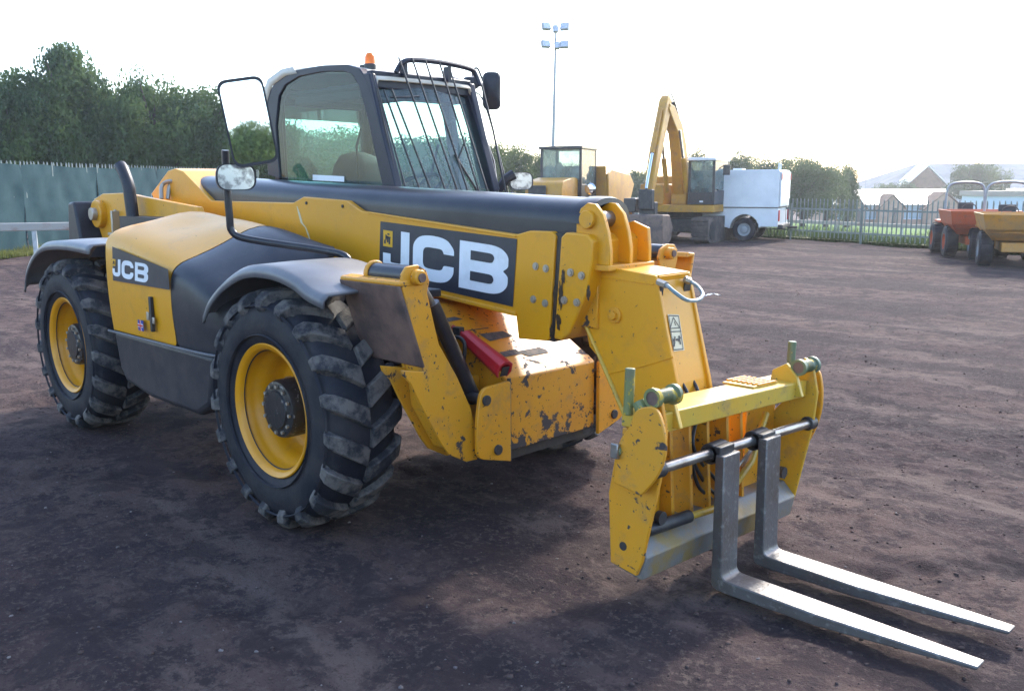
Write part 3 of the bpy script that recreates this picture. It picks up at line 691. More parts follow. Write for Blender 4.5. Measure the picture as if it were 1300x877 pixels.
P(g, 'safety_strut', M['red'], bev=.003)
g = MB(); c0 = a+rot @ Vector((d.length+.032, 0, -.004)); g.box(c0, (.004, .045, .05), rot); P(g, 'strut_hollow_shade', M['dark'])  # dark block on the end, painting the shade inside the hollow channel
g = MB(); g.tube([at(575, 415, 1, -.34), at(598, 432, 1, -.35)], .012, 8); P(g, 'strut_rod', M['red'])
g = MB(); g.tube(smooth_path([at(568, 437, 1, -.42), at(580, 428, 1, -.42), at(589, 434, 1, -.42), at(590, 448, 1, -.42), at(588, 465, 1, -.42), at(594, 480, 1, -.42)], 5), .010, 8); P(g, 'stabiliser_hose', M['hose'])
g = MB(); g.tube([at(586, 462, 1, -.43), at(589, 488, 1, -.43)], .016, 6); P(g, 'hose_fitting', M['zinc'])

# ---- stabilisers
def stabiliser(sg):
    root = bpy.data.objects.new('stabiliser', None); C.objects.link(root); root.parent = TH; root.empty_display_size = .1
    leg = front(.86, [(510, 366), (510, 349), (516, 339), (530, 336), (541, 343), (545, 356), (542, 372), (557, 437), (580, 478), (598, 519), (606, 556), (606, 583), (592, 586), (570, 577), (560, 563), (533, 512), (522, 488), (512, 477), (510, 470), (539, 472)])
    leg = [(y, z) for y, z in leg]
    pts = leg if sg < 0 else [(-y*1.22, z) for y, z in leg]
    m = MB(); m.prism(pts, 0, .845, .862); m.prism([(a_, min(b2, 1.22)) for a_, b2 in pts], 0, .70, .717); split(P(m, 'leg_cheek', M['yellow_worn'], root, bev=.004), 'leg_cheek')
    inn = front(.86, [(524, 402), (541, 385), (555, 440), (595, 520), (600, 575), (574, 572), (546, 520), (541, 478)]); inn = inn if sg < 0 else [(-y*1.22, z) for y, z in inn]
    m = MB(); m.prism(inn, 0, .72, .84); P(m, 'leg', M['yellow_worn'], root, bev=.004)
    e = at(541, 356, 0, .87); ey = e.y if sg < 0 else -e.y*1.22
    e2 = at(528, 352, 0, .86); ey2 = e2.y if sg < 0 else -e2.y*1.22
    m = MB(); m.cyl((.69, ey2, e2.z), (.875, ey2, e2.z), .036, 20); m.cyl((.55, ey2, e2.z), (.575, ey2, e2.z), .06, 20); m.cyl((.86, ey2, e2.z), (.90, ey2, e2.z), .034, 20); P(m, 'pad_pivot', M['yellow_worn'], root, bev=.006)
    m = MB(); m.cyl((.57, ey2, e2.z), (.83, ey2, e2.z), .050, 20); P(m, 'pivot_sleeve', M['black_paint'], root, bev=.004)
    m = MB(); m.cyl((.90, ey2, e2.z), (.908, ey2, e2.z), .020, 14); P(m, 'pivot_bolt', M['rust'], root)
    # foot pad, swung up and leaning inwards at its bottom
    c1, c2 = at(507, 363, 0, .845), at(538, 489, 0, .845); L_ = .455
    y1, z1, y2, z2 = c1.y, c1.z, c2.y, c2.z
    c1, c2 = at(506, 363, 0, .872), at(538, 468, 0, .872); y1, z1, y2, z2 = c1.y, c1.z, c2.y, c2.z
    xl = at(430, 361, 1, y1).x
    if sg > 0: y1, y2 = 1.33, 1.24; xl = .55
    t = .02*sg
    m = MB(); vs = [(xl, y1, z1), (.864, y1, z1), (.864, y2, z2), (xl, y2, z2)]
    m.add(vs+[(x, y-t*1., z) for x, y, z in vs], [(0, 1, 2, 3), (7, 6, 5, 4), (0, 4, 5, 1), (1, 5, 6, 2), (2, 6, 7, 3), (3, 7, 4, 0)])
    P(m, 'foot_pad', M['rust'] if sg < 0 else M['yellow_worn'], root, bev=.008)
    m = MB(); m.prism([(y1, z1-.005), (y1, z1+.016), (y1-sg*.07, z1+.022), (y1-sg*.09, z1-.01)], 0, xl+.01, .865); P(m, 'pad_rim', M['yellow_worn'], root, bev=.008)
    ca, cb_ = at(548, 385, 0, .78), at(603, 508, 0, .78); fy = 1 if sg < 0 else -1.15
    m = MB(); m.tube([(.78, fy*ca.y, ca.z), (.78, fy*cb_.y, cb_.z)], .036, 14)
    P(m, 'ram_cylinder', M['black_paint'], root)
    m = MB(); m.tube([(.78, fy*(ca.y-.06), ca.z+.09), (.78, fy*ca.y, ca.z)], .018, 12); P(m, 'ram_rod', M['steel'], root)
stabiliser(-1); stabiliser(1)

# ---- fork carriage (sits slightly askew)
ROLLM = Matrix.Translation((0, 0, .60)) @ Matrix.Rotation(R(-2.6), 4, 'X') @ Matrix.Translation((0, 0, -.60))
CR = bpy.data.objects.new('fork_carriage', None); C.objects.link(CR); CR.parent = TH; CR.location = (0, 0, 0)
def PC(mb, name, m, **k): mb.xf(ROLLM); return P(mb, name, m, CR, **k)
HW = .62
sp = [(1.80, .175), (1.93, .155), (1.955, .22), (2.025, .60), (2.035, .76), (2.0, .905), (1.955, .92), (1.93, .84), (1.87, .70), (1.80, .62), (1.775, .46)]
for s_ in (-1, 1):
    g = MB(); g.prism(sp, 1, s_*HW-.009, s_*HW+.009); PC(g, 'side_plate', M['yellow_green'] if s_ > 0 else M['yellow_worn'], bev=.004)
    # outer ear plate with a quick-hitch hook
    g = MB(); ear = rpoly([(x, z-.03, r_) for (x, z), r_ in zip(side(-.675, [(781, 612), (786, 560), (800, 540), (806, 519), (832, 515), (843, 545), (846, 578), (836, 606), (815, 630), (803, 622)]), (.01, .03, .02, .04, .05, .04, .05, .05, .03, .01))])
    ear = [(1.93+(x-1.86)*.5, z) for x, z in ear] if s_ > 0 else ear; g.prism(ear, 1, s_*(HW+.055)-.009, s_*(HW+.055)+.009); PC(g, 'hook_plate', M['yellow_worn'], bev=.004)
    g = MB(); g.tube(smooth_path([(1.915, s_*(HW+.03), .86), (1.955, s_*(HW+.03), .80), (1.975, s_*(HW+.03), .72), (1.965, s_*(HW+.03), .64)], 4), .026, 10); PC(g, 'hook_spacer', M['green'])
    g = MB(); g.cyl((1.85, s_*(HW+.04), .66), (1.85, s_*(HW+.075), .66), .024, 16); PC(g, 'hook_pin', M['green'], bev=.004)
    g = MB(); g.bb(1.832, 1.868, s_*(HW+.075)-.01, s_*(HW+.075)+.01, .63, .69); PC(g, 'pin_clip', M['steel'], bev=.004)
    # upright lever
    g = MB(); g.tube([(1.87, s_*(HW+.03), .80), (1.87, s_*(HW+.03), .985)], .020, 12); PC(g, 'lever', M['green'], bev=.004)
    # round boss on top
    yb0 = -.66 if s_ < 0 else .50
    g = MB(); prof_ = [(.027, 0), (.039, 0), (.039, .022), (.030, .024), (.030, .13), (.041, .132), (.041, .15), (0, .15)]
    g.lathe(prof_, (1.985 if s_ < 0 else 1.985, yb0 if s_ < 0 else .50, .885), 1, 24); g.lathe([(.030, 0), (.030, .10), (0, .10)], (1.985, yb0 if s_ < 0 else .50, .885), 1, 24); PC(g, 'boss', M['green'], smooth=35)
    g = MB(); g.lathe([(.0295, .004), (.0, .004)], (1.985, yb0, .885), 1, 20); PC(g, 'boss_bore', M['rust'])
    g = MB(); g.prism([(1.84, .74), (1.86, .86), (1.93, .90), (1.985, .845), (2.02, .75)], 1, s_*.50-.012, s_*.50+.012); PC(g, 'boss_gusset', M['yellow_green'], bev=.004)
g = MB(); g.bb(1.80, 1.985, -.60, .60, .735, .815); PC(g, 'top_beam', M['yellow_green'], bev=.006)
g = MB(); g.bb(1.78, 1.94, .18, .40, .816, .824); PC(g, 'step_plate', M['yellow_green'])
g = MB()
for k in range(7): g.bb(1.775+k*.026, 1.787+k*.026, .22, .38, .824, .832)
split(PC(g, 'step_rib', M['yellow_worn']), 'step_rib')
g = MB(); g.cyl((2.0, -.63, .605), (2.0, .63, .605), .022, 16); PC(g, 'fork_bar', M['chrome'] if 0 else M['steel'], bev=.003)
for y in (-.625, .625):
    g = MB(); g.cyl((2.0, y-.03, .605), (2.0, y+.03, .605), .034, 16); PC(g, 'bar_collar', M['dark'], bev=.004)
g = MB(); g.bb(1.815, 1.84, -.61, -.36, .20, .735); PC(g, 'back_plate', M['yellow_worn'], bev=.004)
g = MB(); g.bb(1.80, 1.825, .34, .61, .20, .735); PC(g, 'back_plate', M['yellow_worn'], bev=.004)
for y in (-.34, -.20, -.06, .10, .22):
    g = MB(); g.prism([(1.76, .20), (1.90, .20), (1.90, .30), (1.86, .735), (1.76, .735)], 1, y-.010, y+.010); PC(g, 'upright_rib', M['yellow_worn'], bev=.003)
g = MB(); g.prism([(1.80, .16), (1.945, .135), (1.965, .235), (1.90, .30), (1.80, .30)], 1, -.61, .61); PC(g, 'lower_beam', mat('scuffed_lower_beam', (.19, .18, .17), .55, .2, col2=(.26, .18, .07), scale=6, thr=(.45, .6), bump=.15), bev=.006)
g = MB(); g.tube([(1.93, -.52, .33), (1.97, -.10, .335), (1.93, .22, .47), (1.88, .42, .66)], .016, 10); PC(g, 'tie_rod', M['yellow_green'])
g = MB(); g.tube([(1.92, -.56, .325), (1.95, -.30, .335)], .027, 12); PC(g, 'rod_housing', M['dark'], bev=.003)
g = MB(); g.tube(smooth_path([(1.90, .10, .42), (1.93, .16, .50), (1.93, .22, .53), (1.9, .27, .50), (1.9, .20, .44)], 5), .008, 8); PC(g, 'loop_hose', M['zinc'])
g = MB()
for y in (-.50, .50): g.cyl((1.93, y, .37), (1.955, y, .37), .028, 14)
split(PC(g, 'stop_buffer', M['dark']), 'stop_buffer')
for s_ in (-1, 1):
    g = MB(); q = (1.86, s_*HW, .26); g.cyl((1.86, s_*(HW+.003), .26), (1.86, s_*(HW+.0105), .26), .018, 14); PC(g, 'plate_hole_shade', M['dark'])  # solid dark disc, its colour standing in for the shade of a hole
for y in (-.205, .14):
    f = bpy.data.objects.new('fork', None); C.objects.link(f); f.parent = CR; f.empty_display_size = .1
    rw = random.uniform(-.004, .004); y = y
    g = MB(); prf = rpoly([(2.035, .62, .0), (2.035, .045, .05), (2.09, .036, .01), (2.5, .036, 0), (3.07, .068, .0), (3.075, .082, 0), (2.5, .083, .0), (2.085, .092, .03), (2.078, .62, 0)], 5)
    hw_ = .0625; vs = []; n_ = len(prf)
    g.prism(prf, 1, y-hw_, y+hw_)
    # taper the tip in plan
    g.v = [(x, y+(yy-y)*(1 if x < 2.8 else 1-.45*((x-2.8)/.28)**2), z) for x, yy, z in g.v]
    P(g, 'fork_blade', M['fork'], f, bev=.005)
    g = MB(); yz = y
    zc = .605-y*.045
    g.lathe([(.026, -.055), (.044, -.055), (.044, .055), (.026, .055)], (2.0, yz, zc), 1, 24); g.bb(2.0, 2.055, yz-.055, yz+.055, zc-.035, zc+.038); P(g, 'fork_hook', M['dark'], f, bev=.005)

# ---- cab
CB = bpy.data.objects.new('cab', None); C.objects.link(CB); CB.parent = TH
def PB(mb, name, m, **k): return P(mb, name, m, CB, **k)
yR, yL = .20, 1.12
outer = side(yR, [(340, 222), (336, 150), (341, 118), (352, 100), (372, 90), (410, 83), (440, 82), (456, 87), (466, 102), (480, 150), (494, 205), (503, 242)])
def inset(pts_, cen, k): return [(cen[0]+(x-cen[0])*k, cen[1]+(z-cen[1])*k) for x, z in pts_]
inner_w = side(yR, [(355, 226), (350, 160), (354, 122), (362, 108), (380, 97), (412, 91), (436, 91), (447, 95), (455, 110), (466, 150), (477, 200), (486, 240)])
def tumble(y, z): return y
# side frames as ring strips between the outer and window outline, with depth
def side_frame(y, dy):
    g = MB(); n_ = len(outer)
    o_ = [(x, y, z) for x, z in outer]; i_ = [(x, y-.0, z) for x, z in inner_w]
    o2 = [(x, y+dy, z) for x, z in outer]; i2 = [(x, y+dy, z) for x, z in inner_w]
    g.add(o_+i_+o2+i2, [(k, k+1, n_+k+1, n_+k) for k in range(n_-1)]+[(2*n_+k, 3*n_+k, 3*n_+k+1, 2*n_+k+1) for k in range(n_-1)]+[(k, 2*n_+k, 2*n_+k+1, k+1) for k in range(n_-1)]+[(n_+k, n_+k+1, 3*n_+k+1, 3*n_+k) for k in range(n_-1)])
    return g
M['cab_frame'] = mat('cab_frame_navy', (.013, .015, .028), .38, spec=.35, col2=(.024, .026, .04), scale=5, thr=(.4, .7))
PB(side_frame(yR, .06), 'side_frame', M['cab_frame'], bev=.006); PB(side_frame(yL, -.06), 'side_frame', M['cab_frame'], bev=.006)
for y in (yR+.012, yL-.012):
    g = MB(); g.add([(x, y, z) for x, z in inner_w], [tuple(range(len(inner_w)))]); PB(g, 'side_window', M['glass'], smooth=0)
# windscreen
zb, zt_, xb_, xt_ = 1.60, 2.40, -.60, -.88
def scr(t): return (xb_+(xt_-xb_)*t, zb+(zt_-zb)*t)
g = MB(); rows = []
for i in range(7):
    t = i/6; x, z = scr(t); rows.append([(x-.06+.055*math.sin(PI*k/10)**.7, yR+.03+(yL-yR-.06)*k/10, z) for k in range(11)])
g.grid(rows); PB(g, 'windscreen', M['screen'], smooth=60)
# pillars at the front corners and lower body
g = MB()
for y in (yR+.028, yL-.028):
    g = MB(); g.prism([(-.665, 1.2), (-.60, 1.2), (-.60, 1.6), (-.865, 2.42), (-.93, 2.42), (-.665, 1.65)], 1, y-.027, y+.027)
    PB(g, 'front_pillar', M['cab_frame'], bev=.008)
g = MB(); g.bb(-2.05, -.62, .26, 1.10, .95, 1.62); PB(g, 'cab_body', M['black_plastic'], bev=.02)
g = MB(); g.bb(-.93, -.87, yR+.03, yL-.03, 2.33, 2.44); g.bb(-1.05, -.90, yR+.05, yL-.05, 2.28, 2.40); PB(g, 'windscreen_header', M['cab_frame'], bev=.01)
# roof
g = MB(); rows = []
ro = side(yR, [(333, 150), (334, 122), (340, 101), (358, 88), (400, 79), (430, 78), (448, 79), (464, 84), (470, 92)])
for i_, (x, z) in enumerate(ro):
    z -= (0, 0, .0, .004, .022, .03, .035, .04, .04)[i_]
    rows.append([(x, yR+.05, z-.045)]+[(x, yR+.06+(yL-yR-.12)*k/8, z+.004*math.sin(PI*k/8)-.0) for k in range(9)]+[(x, yL-.05, z-.045)])
g.grid(rows); PB(g, 'roof', M['roof'], solid=.012, smooth=50)
g = MB(); rr = side(yR, [(333, 150), (334, 122), (340, 101), (358, 88), (372, 85)]); 
g.add([(x, yR+.0, z) for x, z in rr]+[(x+.05, yR+.0, z-.05) for x, z in rr], [(k, k+1, 5+k+1, 5+k) for k in range(4)]); PB(g, 'roof_rear_corner', M['roof'], solid=.01, smooth=40)
# rear wall window frame
g = MB(); g.bb(-2.12, -2.06, .24, .32, 1.6, 2.42); g.bb(-2.12, -2.06, 1.02, 1.10, 1.6, 2.42); g.bb(-2.12, -2.06, .32, 1.02, 2.30, 2.42); PB(g, 'rear_frame', M['cab_frame'], bev=.01)
g = MB(); g.bb(-2.09, -2.084, .3, 1.04, 1.6, 2.32); PB(g, 'rear_window', M['glass'])
g = MB(); g.bb(-2.0, -.95, .28, 1.06, 2.34, 2.385); g.bb(-1.9, -1.0, .3, .36, 2.28, 2.36); PB(g, 'headlining', M['interior'], bev=.02)
# door pillar inside, seat, steering wheel
g = MB(); g.prism([(-.98, 1.6), (-.90, 1.6), (-1.06, 2.34), (-1.14, 2.34)], 1, 1.03, 1.08); PB(g, 'door_pillar', M['cab_frame'])
st = MB(); 
def sec(z, w, d, x): return [(x+d*math.cos(2*PI*k/12), .66+w*math.copysign(abs(math.sin(2*PI*k/12))**.7, math.sin(2*PI*k/12)), z) for k in range(12)]
rows = [sec(1.35, .24, .07, -1.55), sec(1.6, .25, .07, -1.60), sec(1.78, .25, .065, -1.63), sec(1.86, .22, .06, -1.64), sec(1.93, .16, .05, -1.65), sec(1.96, .05, .02, -1.65)]
st.grid([r_+[r_[0]] for r_ in rows]); PB(st, 'seat_backrest', M['interior'], smooth=50)
g = MB(); g.box((-1.40, .66, 1.38), (.45, .48, .14)); g.box((-1.45, .38, 1.60), (.32, .06, .05)); g.box((-1.45, .94, 1.60), (.32, .06, .05)); PB(g, 'seat_cushion', M['interior'], bev=.03, seg=3)
g = MB(); g.box((-1.585+.035, .66, 1.70), (.012, .06, .045)); PB(g, 'seat_badge', M['yellow_print'])
g = MB(); cw = Vector((-.98, .66, 1.70)); rm = Matrix.Rotation(R(28), 3, 'Y')
ring = [cw+rm.inverted() @ Vector((.19*math.cos(a), .19*math.sin(a), 0)) for a in [2*PI*k/28 for k in range(29)]]
g.tube(ring, .014, 8, caps=False); g.tube([cw, cw+Vector((.2, 0, -.35))], .03, 10)
for k in range(3):
    a = 2*PI*k/3; g.tube([cw, cw+rm.inverted() @ Vector((.18*math.cos(a), .18*math.sin(a), 0))], .010, 6)
PB(g, 'steering_wheel', M['interior'])
g = MB(); g.box((-.80, .66, 1.55), (.22, .70, .22)); PB(g, 'dashboard', M['interior'], bev=.04, seg=3)
g = MB(); g.tube([(-1.28, .40, 1.6), (-1.30, .40, 1.98), (-1.24, .40, 2.10)], .009, 8); g.tube([(-1.2, .92, 1.6), (-1.04, .92, 2.0)], .009, 8); split(PB(g, 'grab_rail', M['interior']), 'grab_rail')
g = MB(); g.tube([(-.62, .95, 1.62), (-.71, .78, 1.92)], .008, 6); g.tube([(-.69, .64, 1.60), (-.73, .90, 2.02)], .006, 6); split(PB(g, 'wiper', M['dark']), 'wiper')
g = MB(); g.add([(x, yR+.006, z) for x, z in side(yR, [(396, 222), (436, 224), (436, 231), (396, 229)])], [(0, 1, 2, 3)]); PB(g, 'window_sticker', M['white'], smooth=0)
# windscreen guard of bars
g = MB(); n_ = 9
tops = [(508, 72), (525, 74), (541, 77), (559, 81), (575, 84)]
for k in range(8):
    ub, ut, vt_ = [(517, 479, 112), (535, 487, 114), (549, 497, 113), (567, 506, 73), (582, 523, 74), (595, 540, 77), (609, 558, 80), (620, 570, 84)][k]
    pb = at(ub, 246, 0, -.555); pt_ = at(ut, vt_, 0, -.82 if k > 2 else -.80); pe = pb+(pb-pt_)*.12
    g = MB(); g.tube([pe, pb, pt_], .0065, 6); PB(g, 'guard_bar', M['dark'])
g = MB(); g.tube([(-.548, yL+.01, 1.58), (-.70, yL+.015, 2.1), (-.80, yL+.0, 2.42)], .008, 6); PB(g, 'guard_bar', M['dark']); g = MB(); g.tube([(-.59, yR+.03, 1.58), (-.87, yR+.03, 2.42)], .007, 6)
PB(g, 'guard_bar', M['dark'])
g = MB(); g.tube(smooth_path([(-.84, .40, 2.435), (-.835, .45, 2.50), (-.835, .55, 2.525), (-.835, .80, 2.53), (-.835, 1.05, 2.51), (-.83, 1.10, 2.47), (-.80, 1.11, 2.40)], 4), .018, 8)
g.box((-.86, .48, 2.46), (.05, .03, .08)); g.box((-.86, .86, 2.46), (.05, .03, .10)); g.tube([(-.80, yR+.12, 2.27), (-.79, .55, 2.29)], .006, 6); PB(g, 'guard_top_bar', M['cab_frame'], bev=0)
# beacon
bp = at(470, 84, 1, .34)
g = MB(); g.lathe([(.0, .075), (.022, .068), (.034, .045), (.036, 0)], (bp.x, .34, 2.50), 2, 20); PB(g, 'beacon', M['beacon'], smooth=60)
g = MB(); g.cyl((bp.x, .34, 2.40), (bp.x, .34, 2.501), .04, 18); g.tube([(bp.x-.08, .32, 2.49), (bp.x-.0, .32, 2.49)], .012, 8); PB(g, 'beacon_base', M['dark'], bev=.004)

# ---- mirrors
def mirror(cx, out, w, h, parent, name='mirror', dark=False, thick=.05, rnd=.06, tilt=0):
    """rounded mirror head whose glass faces along 'out'"""
    n_ = Vector(out).normalized(); s_ = Vector((0, 0, 1)).cross(n_).normalized(); u_ = n_.cross(s_)
    if tilt: q_ = Matrix.Rotation(tilt, 3, n_); s_ = q_ @ s_; u_ = q_ @ u_
    ol = rpoly([(-w/2, -h/2, rnd), (w/2, -h/2, rnd), (w/2, h/2, rnd), (-w/2, h/2, rnd)], 6)
    c_ = Vector(cx); k_ = len(ol); g = MB()
    rws = []
    for sc_, off in ((.93, .0), (1.0, .0), (1.0, -thick*.5), (.8, -thick), (.0, -thick*1.15)): rws.append([c_+s_*(x*sc_)+u_*(z*sc_)+n_*off for x, z in ol]+[c_+s_*(ol[0][0]*sc_)+u_*(ol[0][1]*sc_)+n_*off])
    g.grid(rws); hd_ = P(g, name, M['black_plastic'], parent, smooth=50)
    g = MB(); g.add([c_+s_*(x*.91)+u_*(z*.93)+n_*(-.004) for x, z in ol], [tuple(range(k_))]); P(g, 'mirror_glass' if name == 'mirror' else 'lamp_lens', M['mirror'] if name == 'mirror' else M['lens'], hd_, smooth=0)
    return hd_
MS = bpy.data.objects.new('right_mirror_stand', None); C.objects.link(MS); MS.parent = TH
g = MB(); g.tube(smooth_path([(-.02, -.58, 1.28), (-.06, -.59, 1.345), (-.18, -.66, 1.375), (-.48, -.90, 1.43), (-.555, -.965, 1.47), (-.56, -.975, 1.56), (-.56, -.98, 1.75), (-.545, -.985, 1.90)], 4), .020, 12)
P(g, 'mirror_arm', M['black_paint'], MS)
mdir = (CAM-Vector((-.4, -1, 2.0))).normalized()
p1 = at(315, 155, 1, -1.0); p2 = at(300, 225, 1, -1.02)
mirror(p1, (mdir.x-.10, mdir.y+.02, .006), .225, .43, MS, tilt=R(9), rnd=.05)
mirror(p2, (mdir.x, mdir.y+.1, .02), .20, .135, MS, 'work_lamp', thick=.09, rnd=.06)
ML = bpy.data.objects.new('left_mirror_stand', None); C.objects.link(ML); ML.parent = TH
g = MB()
A1, A2, A3, A4, A5 = (at(u, v, 1, yy) for u, v, yy in ((600, 112, 1.2), (600, 92, 1.3), (606, 87, 1.33), (612, 100, 1.36), (616, 110, 1.4)))
g.tube(smooth_path([A1, A2, A3, A4, A5], 4), .008, 8)
g.tube(smooth_path([at(592, 115, 1, 1.15), at(608, 120, 1, 1.25), at(618, 140, 1, 1.28), at(632, 190, 1, 1.28), at(644, 240, 1, 1.25), at(646, 262, 1, 1.2)], 4), .006, 8)
g.tube([at(596, 118, 1, 1.15), at(612, 165, 1, 1.15), at(626, 205, 1, 1.14), at(632, 248, 1, 1.13)], .012, 8)
P(g, 'mirror_arm', M['black_paint'], ML)
mirror(at(624, 116, 1, 1.4), (-.75, .60, .05), .135, .27, ML, thick=.04, rnd=.05)
mirror(at(597, 106, 1, 1.2), (-.8, .4, .0), .12, .09, ML, 'side_lamp', thick=.05, rnd=.04)
g = MB(); g.tube([at(630, 246, 1, 1.14), at(642, 228, 1, 1.2), at(652, 222, 1, 1.25)], [.03, .035, .04], 10); P(g, 'lamp_bracket', M['black_plastic'], ML)
mirror(at(662, 230, 1, 1.28), (.80, -.58, .0), .17, .125, ML, 'work_lamp', thick=.07, rnd=.055)

# weld seams, grease and extra hoses
def seam(pts, y, r, m=None): g = MB(); g.tube([at(u, v, 1, y) for u, v in pts], r, 6); return P(g, 'weld_seam', m or M['yellow'])
seam([(772, 474), (815, 465), (855, 453)], -.1365, .004)
seam([(764, 352), (830, 361)], -.1365, .004)
seam([(459, 347), (560, 374), (655, 396)], -.212, .005)
seam([(468, 270), (560, 285), (655, 300)], -.212, .005)
M['grease'] = mat('grease', (.022, .016, .013), .35, col2=(.06, .035, .02), scale=30, thr=(.4, .6), bump=.3)
def blob(name, u, v, y, ru, rv, m, seed, ax=1):
    r_ = random.Random(seed); n_ = 26; c_ = at(u, v, ax, y)
    pts = []
    for k in range(n_):
        a = 2*PI*k/n_; q = .55+.45*r_.random(); pts.append(at(u+ru*q*math.cos(a), v+rv*q*math.sin(a), ax, y))
    g = MB(); g.add([c_]+pts, [(0, k+1, (k+1) % n_+1) for k in range(n_)]); return P(g, name, m, smooth=0)
for u, v, ru, rv, sd_ in ((712, 375, 4, 22, 1), (709, 408, 3.5, 14, 2), (715, 352, 3, 12, 3)): blob('grease_smear', u, v, -.2225, ru, rv, M['grease'], sd_)
for u, v, ru, rv, sd_ in ((704.5, 385, 3, 26, 4), (700, 420, 3, 10, 5)): blob('grease_smear', u, v, -.2125, ru, rv, M['grease'], sd_)
blob('grease_smear', 747, 372, -.2225, 3, 12, M['grease'], 6); 
g = MB(); g.tube(smooth_path([at(560, 430, 1, -.50), at(571, 455, 1, -.48), at(582, 486, 1, -.47), at(592, 512, 1, -.46)], 5), .009, 8); P(g, 'stabiliser_hose', M['hose'])
for k, y in enumerate((-.10, -.05, .03)):
    g = MB(); g.tube(smooth_path([(1.62, y, .95), (1.78, y-.03, .78), (1.85, y-.08-.05*k, .60), (1.86, y-.02, .42), (1.88, y+.06, .34)], 5), .0085, 8); P(g, 'carriage_hose', M['hose'])

# ================================================================== background
def leafy(name, seed, rx, rz, n, leaf, lobes=26, conical=0.):
    """crown: many small leaf faces gathered in clumps, centred on the origin, bottom at -rz"""
    r_ = np.random.RandomState(seed)
    c_ = r_.normal(size=(lobes, 3)); c_ /= np.linalg.norm(c_, axis=1)[:, None]; c_ *= (r_.rand(lobes, 1)**.45)
    zz = c_[:, 2]; tap = 1-conical*np.clip((zz+1)/2, 0, 1)
    c_ = c_*np.array([rx, rx, rz])*.82; c_[:, 0] *= tap; c_[:, 1] *= tap
    rad = r_.uniform(.20, .40, lobes)*min(rx, rz)
    k = r_.randint(0, lobes, n); d = r_.normal(size=(n, 3)); d /= np.linalg.norm(d, axis=1)[:, None]
    p = c_[k]+d*rad[k, None]*(r_.rand(n, 1)**.35)*np.array([1, 1, .8])
    nr = d*.6+r_.normal(size=(n, 3))*.6; nr /= np.linalg.norm(nr, axis=1)[:, None]
    a = np.cross(nr, r_.normal(size=(n, 3))); a /= np.linalg.norm(a, axis=1)[:, None]; b = np.cross(nr, a)
    s_ = leaf*r_.uniform(.6, 1.4, (n, 1))
    V = np.stack([p-a*s_, p+b*s_*.55, p+a*s_, p-b*s_*.55], 1).reshape(-1, 3)
    me = bpy.data.meshes.new(name); fast_mesh(me, V, np.arange(4*n).reshape(n, 4)); return me
def leaf_mat(name, a, b_):
    def ex(n, L, b, nf, mix, cur, tc):
        cur = mix(nf(.9, .35, .65, 3), a, b_); b.inputs['Specular IOR Level'].default_value = .0; return cur
    m = mat(name, a, .7, extra=ex)
    t = m.node_tree; n = t.nodes; b = n['Principled BSDF']; out = n['Material Output']
    tl = n.new('ShaderNodeBsdfTranslucent'); ms = n.new('ShaderNodeMixShader'); ms.inputs[0].default_value = .4
    src = b.inputs['Base Color'].links[0].from_socket; t.links.new(src, tl.inputs[0])
    t.links.new(b.outputs[0], ms.inputs[1]); t.links.new(tl.outputs[0], ms.inputs[2]); t.links.new(ms.outputs[0], out.inputs[0]); return m
LM = [leaf_mat('leaf_dark', (.052, .088, .042), (.12, .17, .06)), leaf_mat('leaf_mid', (.05, .085, .028), (.09, .125, .035)), leaf_mat('leaf_far', (.075, .105, .055), (.125, .16, .075))]
M['bark'] = mat('bark', (.07, .055, .045), .9, col2=(.04, .03, .025), scale=8)
crowns = [leafy('crown', 11, 1, 1, 40000, .027, 75, .35), leafy('crown', 12, 1, 1, 36000, .027, 70, .1), leafy('crown', 13, 1, 1, 40000, .027, 80, .5), leafy('crown', 14, 1, 1, 20000, .028, 45, .0)]
crown_cache = {}
def tree(pos, h, w, ci, lm, label, group=None, zb=.18, trunkr=.16):
    t = thing('tree', label, 'tree', pos, random.uniform(0, 6), group)
    key = (ci, lm)
    if key not in crown_cache:
        me_ = crowns[ci].copy(); me_.materials.append(LM[lm]); crown_cache[key] = me_
    c_ = bpy.data.objects.new('crown', crown_cache[key]); C.objects.link(c_); c_.parent = t
    hh = h*(1-zb)/2; c_.scale = (w/2, w/2*random.uniform(.85, 1.0), hh); c_.location = (0, 0, h*zb+hh)
    m = MB(); m.tube([(0, 0, -.1), (.04*h*.1, 0, h*.2), (0, .02*h, h*.5), (.02*h, 0, h*.78)], [trunkr*1.3, trunkr, trunkr*.7, trunkr*.25], 8)
    for k in range(5):
        a = k*1.3; z = h*(.22+.1*k); m.tube([(0, 0, z), (math.cos(a)*w*.16, math.sin(a)*w*.16, z+h*.10), (math.cos(a)*w*.30, math.sin(a)*w*.30, z+h*.22)], [trunkr*.5, trunkr*.3, trunkr*.1], 6)
    m.build('trunk', M['bark'], t); return t

